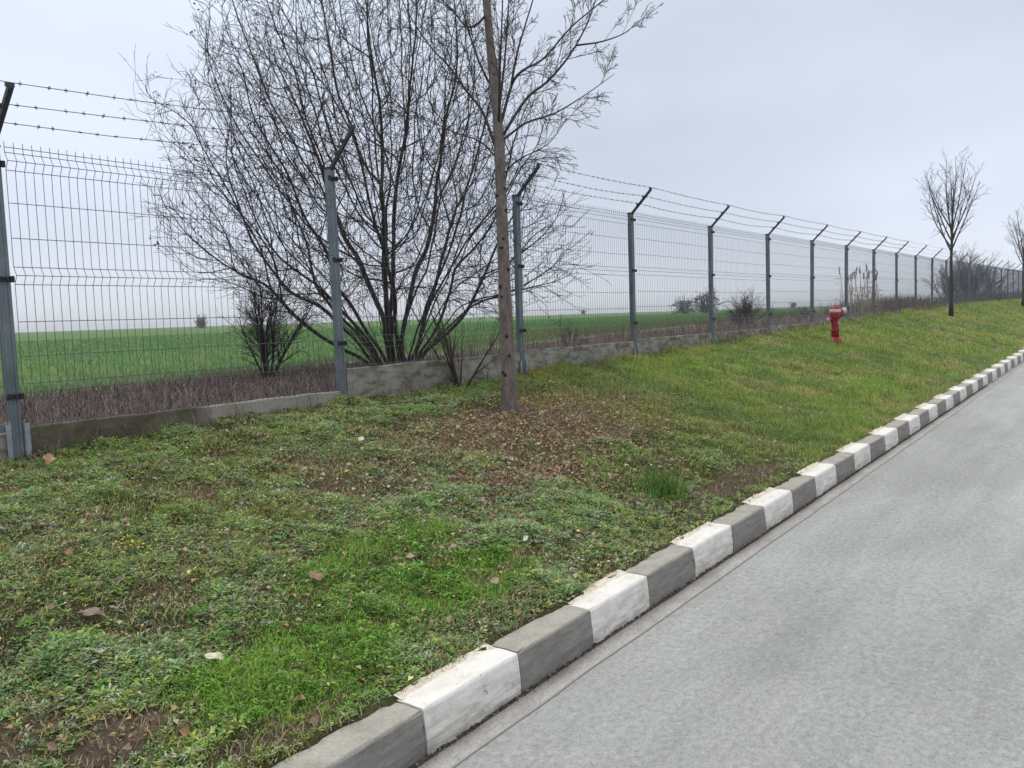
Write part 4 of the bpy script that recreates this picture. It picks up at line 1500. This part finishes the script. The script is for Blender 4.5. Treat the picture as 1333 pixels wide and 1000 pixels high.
big_bush(gp(40.0, 6.4), 'bare grey-brown bush behind the fence directly behind the slim far tree', 61, 1.6, 24, m_grey, .5)
big_bush(gp(45.5, 6.4), 'tall brown bare bush rising to the fence top right of the slim far tree', 62, 2.25, 30, m_grey, .40, None, .03)
big_bush(gp(53.0, 6.5), 'bare brownish bush behind the fence near the right edge of the photo', 63, 1.8, 20, m_grey, .5)

# dry reeds, pale, behind the fence just right of the hydrant
reed = empty('reed_clump', gp(25.0, 6.3), 'clump of pale dry reeds with feathery heads behind the fence right of the hydrant', 'reeds')
m_reed, t, b = mat('dry_reed', (.40, .34, .25), .85)
m_plume, t, b = mat('reed_plume', (.33, .25, .20), .9)
r = random.Random(8)
for k in range(32):
    x_, y_ = r.gauss(0, .36), r.gauss(0, .22)
    h_ = r.uniform(.7, 1.25)
    lx, ly = r.gauss(0, .10), r.gauss(0, .10)
    mb = MB()
    pts = [Vector((x_ + lx * u * u, y_ + ly * u * u, h_ * u - .03)) for u in (0, .35, .7, 1)]
    mb.tube(pts, [.011, .010, .008, .006], 4, False)
    for j in range(4):
        u = r.uniform(.2, .8); a = r.uniform(0, 6.28)
        bp = Vector((x_ + lx * u * u, y_ + ly * u * u, h_ * u))
        e_ = bp + Vector((math.cos(a) * .12, math.sin(a) * .12, .10)); e2 = e_ + Vector((math.cos(a) * .1, math.sin(a) * .1, -.05))
        mb.add([tuple(bp), tuple(e_ + Vector((0, 0, .008))), tuple(e_ - Vector((0, 0, .008))), tuple(e2)], [(0, 1, 2), (1, 3, 2)])
    st = mb.build('reed_stalk', m_reed, reed)
    if h_ > .95:
        pb = MB()
        for j in range(16):
            u = j / 16; a = r.uniform(0, 6.28)
            bp = pts[-1] + Vector((lx * .3 * u, ly * .3 * u, .20 * u - .04))
            pb.tube([bp, bp + Vector((math.cos(a) * .035, math.sin(a) * .035, .05))], [.012, .004], 3, False)
        pb.build('plume', m_plume, st)

# bushes far out on the field
def field_bush(x, y, label, H, W, seed, lumps=1, ev=False):
    z_ = float(ground_z(x, y))
    root = empty('field_bush', (x, y, z_), label, 'bush')
    r = random.Random(seed); g_ = np.random.default_rng(seed)
    n = 700
    for l in range(lumps):
        cx = (l - (lumps - 1) / 2) * W * .5
        hh = H * (1 if l == lumps - 1 else .72)
        mb = MB()
        for k in range(11):
            a = r.uniform(0, 6.28); tl = r.uniform(.1, .8)
            d = Vector((math.cos(a) * math.sin(tl), math.sin(a) * math.sin(tl), math.cos(tl)))
            tubes = []
            grow(r, tubes, Vector((0, 0, -.05)), d, hh * r.uniform(.6, 1.0), .04 * hh / 2, 0, [(8, .5, .6, .03, .14, .3, 4), (0, 0, 0, 0, .2, .25, 3)])
            for (a_, b_, c_, d_) in tubes:
                mb.tube([cr_dir * cx + q for q in b_], [max(x_, .009 * hh) for x_ in c_], d_, False)
        mb.build('stem', m_grey, root)
        th = g_.uniform(0, 6.283, n); rr = g_.uniform(0, 1, n) ** .45; ph = g_.uniform(0, 1, n) ** .8
        wob = .75 + .35 * np.sin(th * 3 + seed) * np.cos(ph * 5)
        P = np.stack([np.cos(th) * rr * W * .34 * wob * np.sqrt(np.clip(1 - (ph - .35) ** 2, .05, 1)), np.sin(th) * rr * W * .34 * wob, hh * (.04 + .92 * ph * (1 - .35 * rr ** 2) * wob)], -1) + np.array([[cr_dir.x * cx, cr_dir.y * cx, 0]])
        pal = np.array([(.075, .068, .062), (.10, .088, .075), (.060, .065, .052)] if not ev else [(.045, .06, .04), (.06, .075, .05)])
        c = pal[g_.integers(0, len(pal), n)] * g_.uniform(.7, 1.25, (n, 1))
        ac = Acc(); sz = .10 * hh
        ac.add(leaves(P, g_.uniform(0, 6.28, n), g_.uniform(-1.2, 1.4, n), np.full(n, sz * 1.1), np.full(n, sz * .45), c, .1, g_.normal(0, .8, n)))
        ac.build('twigs', m_far, 'stuff', root)
    return root


field_bush(99.5, 45, 'broad grey bush standing alone out in the green field, seen through the fence', 3.3, 5.6, 4, 2)
field_bush(77.2, 120, 'round dark bush on the field horizon, left of the large bare shrub', 2.3, 3.0, 5, 1, True)
field_bush(190, 118, 'tiny bush on the field horizon just right of the young tree trunk', 1.5, 2.2, 7)
field_bush(190, 62, 'tiny dark bush on the field horizon left of the hydrant, between two fence posts', 1.7, 2.2, 8, 1, True)

# ------------------------------------------------------------------ hydrant
m_red, t, b = mat('hydrant_red', rough=.45, spec=.4)
n1_ = nnoise(t, 14, 5, .65)
t.links.new(nramp(t, n1_, [(.3, (.20, .009, .018)), (.55, (.33, .014, .030)), (.74, (.40, .05, .06))]), b.inputs['Base Color'])
m_band, t, b = mat('hydrant_white', (.62, .52, .52), .5)
m_alu, t, b = mat('hydrant_cap', (.56, .52, .49), .5, .1)
m_cap2, t, b = mat('faded_cap', (.42, .27, .26), .6)
HB = Vector(gp(15.33, 4.26, .0))
hyd = empty('fire_hydrant', HB, 'red pillar fire hydrant with a white band and pale outlet caps, standing on the grass', 'hydrant', None, None, math.atan2(_r.y, _r.x))
# local +X of the hydrant points along the picture's right, +Y away from the camera
mb = MB(); mb.lathe([(.115, -.06), (.115, .025), (.108, .035), (.078, .045), (.074, .09)], 20); mb.build('base_flange', m_red, hyd, True)
mb = MB(); mb.lathe([(.068, .085), (.066, .26), (.066, .40), (.070, .415)], 20); mb.build('column', m_red, hyd, True)
mb = MB(); mb.lathe([(.082, .20), (.086, .205), (.086, .225), (.082, .23)], 20); mb.build('joint_flange', m_red, hyd, True)
for k in range(8):
    a = k * math.pi / 4 + .2
    mb = MB(); mb.tube([(.100 * math.cos(a), .100 * math.sin(a), .03), (.100 * math.cos(a), .100 * math.sin(a), .052)], .009, 6); mb.build('bolt', m_red, hyd)
mb = MB(); mb.lathe([(.072, .405), (.090, .425), (.092, .50), (.090, .535)], 22); mb.build('head', m_red, hyd, True)
mb = MB(); mb.lathe([(.094, .530), (.0965, .534), (.0965, .582), (.094, .586)], 22); mb.build('white_band', m_band, hyd, True)
mb = MB(); mb.lathe([(.090, .580), (.088, .60), (.066, .628), (.034, .642), (.032, .66), (.014, .664)], 20); mb.build('bonnet', m_red, hyd, True)
mb = MB(); mb.tube([(.04, 0, .47), (.10, 0, .50), (.135, 0, .535)], [.060, .058, .056], 14); o1 = mb.build('outlet', m_red, hyd, True)
mb = MB(); mb.tube([(.125, -.012, .548), (.185, -.016, .556)], [.058, .056], 14); mb.tube([(.187, -.016, .556), (.200, -.017, .558)], [.02, .018], 6); mb.build('outlet_cap', m_alu, o1)
mb = MB(); mb.tube([(-.05, 0, .42), (-.11, 0, .395)], [.042, .040], 12); o2 = mb.build('outlet', m_red, hyd, True)
mb = MB(); mb.tube([(-.108, -.004, .398), (-.152, -.006, .378)], [.045, .042], 12); mb.build('outlet_cap', m_cap2, o2)
mb = MB(); mb.tube([(.025, -.05, .34), (.03, -.105, .335)], [.036, .034], 12); o3 = mb.build('outlet', m_red, hyd, True)
mb = MB(); mb.tube([(.03, -.103, .335), (.032, -.132, .333)], [.036, .034], 12); mb.build('outlet_cap', m_cap2, o3)

# ------------------------------------------------------------------ single leaves, stones, flowers
def leaf_thing(x, y, size, col, label, seed, lobes=3, tilt=.25):
    r = random.Random(seed)
    n = 9
    pts = []
    rim = []
    for k in range(22):
        a = 2 * math.pi * k / 22
        rad_ = size * (.62 + .25 * abs(math.cos(a * lobes / 2)) + r.uniform(-.05, .05))
        rim.append((math.cos(a) * rad_, math.sin(a) * rad_ * .72, size * .18 * abs(math.sin(a)) ** 1.5 + size * .10 * math.sin(a * 3 + seed) ))
    vs = [(0, 0, 0)] + [(p[0] * .5, p[1] * .5, p[2] * .3) for p in rim] + rim
    fs = []
    for k in range(22):
        j = (k + 1) % 22
        fs.append((0, 1 + k, 1 + j)); fs.append((1 + k, 23 + k, 23 + j, 1 + j))
    me = bpy.data.meshes.new('fallen_leaf'); me.from_pydata(vs, [], fs); me.update()
    m, t, b = mat('leaf_colour', col, .7)
    nn = nnoise(t, 30, 4, .6)
    t.links.new(nramp(t, nn, [(.3, tuple(q * .65 for q in col)), (.7, tuple(min(q * 1.25, .8) for q in col))]), b.inputs['Base Color'])
    o = link('fallen_leaf', me, m)
    o.location = gp(x, y, .045)
    o.rotation_euler = (r.uniform(-tilt, tilt) - .25, r.uniform(-tilt, tilt) - .15, r.uniform(0, 6.28))
    return tag(o, label, 'leaf', 'large fallen leaves on the verge')


leaf_thing(2.42, 2.98, .052, (.27, .16, .12), 'broad reddish-brown fallen leaf on green ground cover in the left foreground', 1)
leaf_thing(1.73, 2.74, .040, (.68, .63, .46), 'pale cream fallen leaf lying just above the bright green grass patch', 2, 2)
leaf_thing(1.20, 3.30, .036, (.60, .48, .08), 'bright yellow fallen leaf at the left edge of the photo', 3, 3)
leaf_thing(1.55, 3.28, .060, (.25, .19, .15), 'curled grey-brown dead leaf in the left foreground weeds', 4, 3, .6)
leaf_thing(2.80, 2.98, .042, (.29, .19, .14), 'brownish leaf lying right of the broad reddish-brown leaf', 5, 4)
leaf_thing(3.06, 2.44, .036, (.33, .25, .19), 'pinkish-brown leaf close to the kerb on the bare streak', 6, 3)
leaf_thing(2.18, 5.0, .055, (.42, .25, .15), 'orange-brown leaf standing against the plinth by the leftmost fence post', 7, 4, 1.0)
leaf_thing(1.44, 4.0, .045, (.22, .06, .05), 'dark red fallen leaf at the left edge of the photo', 8, 3)
leaf_thing(2.03, 3.35, .034, (.62, .55, .16), 'small yellow leaf right of the yellow flowers', 9, 2)
leaf_thing(2.62, 3.60, .030, (.45, .38, .26), 'small tan leaf in the middle of the weedy verge', 10, 2)
leaf_thing(3.95, 4.3, .036, (.66, .60, .46), 'pale leaf in the leaf-strewn grass left of the young tree', 11, 3)
leaf_thing(3.62, 2.66, .030, (.60, .56, .44), 'small pale leaf above the kerb, lying along the slope', 12, 2)

m_stone, t, b = mat('pale_stone', rough=.9)
nn = nnoise(t, 25, 4, .6)
t.links.new(nramp(t, nn, [(.3, (.24, .20, .17)), (.7, (.42, .37, .32))]), b.inputs['Base Color'])


def stone(x, y, s, seed, label):
    r = random.Random(seed)
    vs, fs = [], []
    R_, N_ = 5, 8
    for i in range(R_ + 1):
        ph = math.pi * i / R_
        for k in range(N_):
            th = 2 * math.pi * k / N_
            q = s * r.uniform(.82, 1.15)
            vs.append((q * math.sin(ph) * math.cos(th) * 1.2, q * math.sin(ph) * math.sin(th), q * math.cos(ph) * .62))
    for i in range(R_):
        for k in range(N_):
            a_ = i * N_ + k; b_ = i * N_ + (k + 1) % N_
            fs.append((a_, a_ + N_, b_ + N_, b_))
    me = bpy.data.meshes.new('stone'); me.from_pydata(vs, [], fs); me.update()
    o = link('stone', me, m_stone)
    o.location = gp(x, y, s * .35)
    o.rotation_euler = (r.uniform(-.3, .3), r.uniform(-.3, .3), r.uniform(0, 6.28))
    return tag(o, label, 'stone', 'pale stones on the bare patch')


for i_, (x_, y_, s_, lb_) in enumerate([
        (4.55, 3.22, .030, 'pale rounded stone near the middle of the bare patch below the young tree'),
        (4.67, 3.12, .036, 'largest pale stone of the bare patch between young tree and kerb'),
        (4.46, 3.04, .022, 'small pale stone on the side of the bare patch nearest the camera'),
        (4.95, 3.00, .020, 'small pale stone right of the largest stone of the bare patch'),
        (5.02, 3.30, .032, 'flat pale stone at the leaf litter edge right of the bare patch'),
        (5.42, 3.02, .026, 'pale stone lying behind the tall dark green grass tuft'),
        (4.9, 3.46, .020, 'small pale stone among fallen leaves, closest to the young tree'),
        (5.60, 2.84, .020, 'small pale stone right of the tall dark green grass tuft'),
        (4.22, 3.30, .018, 'smallest pale stone, leftmost of those on the bare patch')]):
    stone(x_, y_, s_, i_ + 3, lb_)

fl = empty('yellow_flowers', gp(1.97, 3.70), 'small clump of yellow wildflowers in the left foreground verge', 'flowers')
m_pet, t, b = mat('yellow_petal', (.72, .62, .02), .6)
m_stm, t, b = mat('flower_stem', (.07, .12, .04), .7)
r = random.Random(12)
for k in range(13):
    x_, y_ = r.gauss(0, .06), r.gauss(0, .045)
    h_ = r.uniform(.05, .09)
    zz = float(ground_z(1.97 + x_, 3.70 + y_) - ground_z(1.97, 3.70))
    mb = MB(); mb.tube([(x_, y_, zz - .01), (x_ + r.uniform(-.008, .008), y_, zz + h_)], .0014, 4, False)
    st = mb.build('flower_stem', m_stm, fl)
    pb = MB()
    c_ = Vector((x_, y_, zz + h_))
    for j in range(6):
        a = j * 1.047 + r.uniform(-.2, .2); l_ = r.uniform(.007, .011)
        d = Vector((math.cos(a), math.sin(a), r.uniform(.1, .6))) * l_; s2 = Vector((-math.sin(a), math.cos(a), 0)) * l_ * .4
        pb.add([tuple(c_), tuple(c_ + d * .6 - s2), tuple(c_ + d), tuple(c_ + d * .6 + s2)], [(0, 1, 2, 3)])
    pb.build('flower', m_pet, st)

# ------------------------------------------------------------------ thin winter haze
hb = MB(); hb.box((-230, -230, -3.0), (1650, 1650, 14.0))
m_hz = bpy.data.materials.new('haze'); m_hz.use_nodes = True
t = m_hz.node_tree; t.nodes.clear()
ho = t.nodes.new('ShaderNodeOutputMaterial'); hv = t.nodes.new('ShaderNodeVolumePrincipled')
hv.inputs['Color'].default_value = (.92, .94, .97, 1); hv.inputs['Density'].default_value = .0010; hv.inputs['Anisotropy'].default_value = .2
t.links.new(hv.outputs[0], ho.inputs['Volume'])
hz = hb.build('haze', m_hz); hz['kind'] = 'stuff'
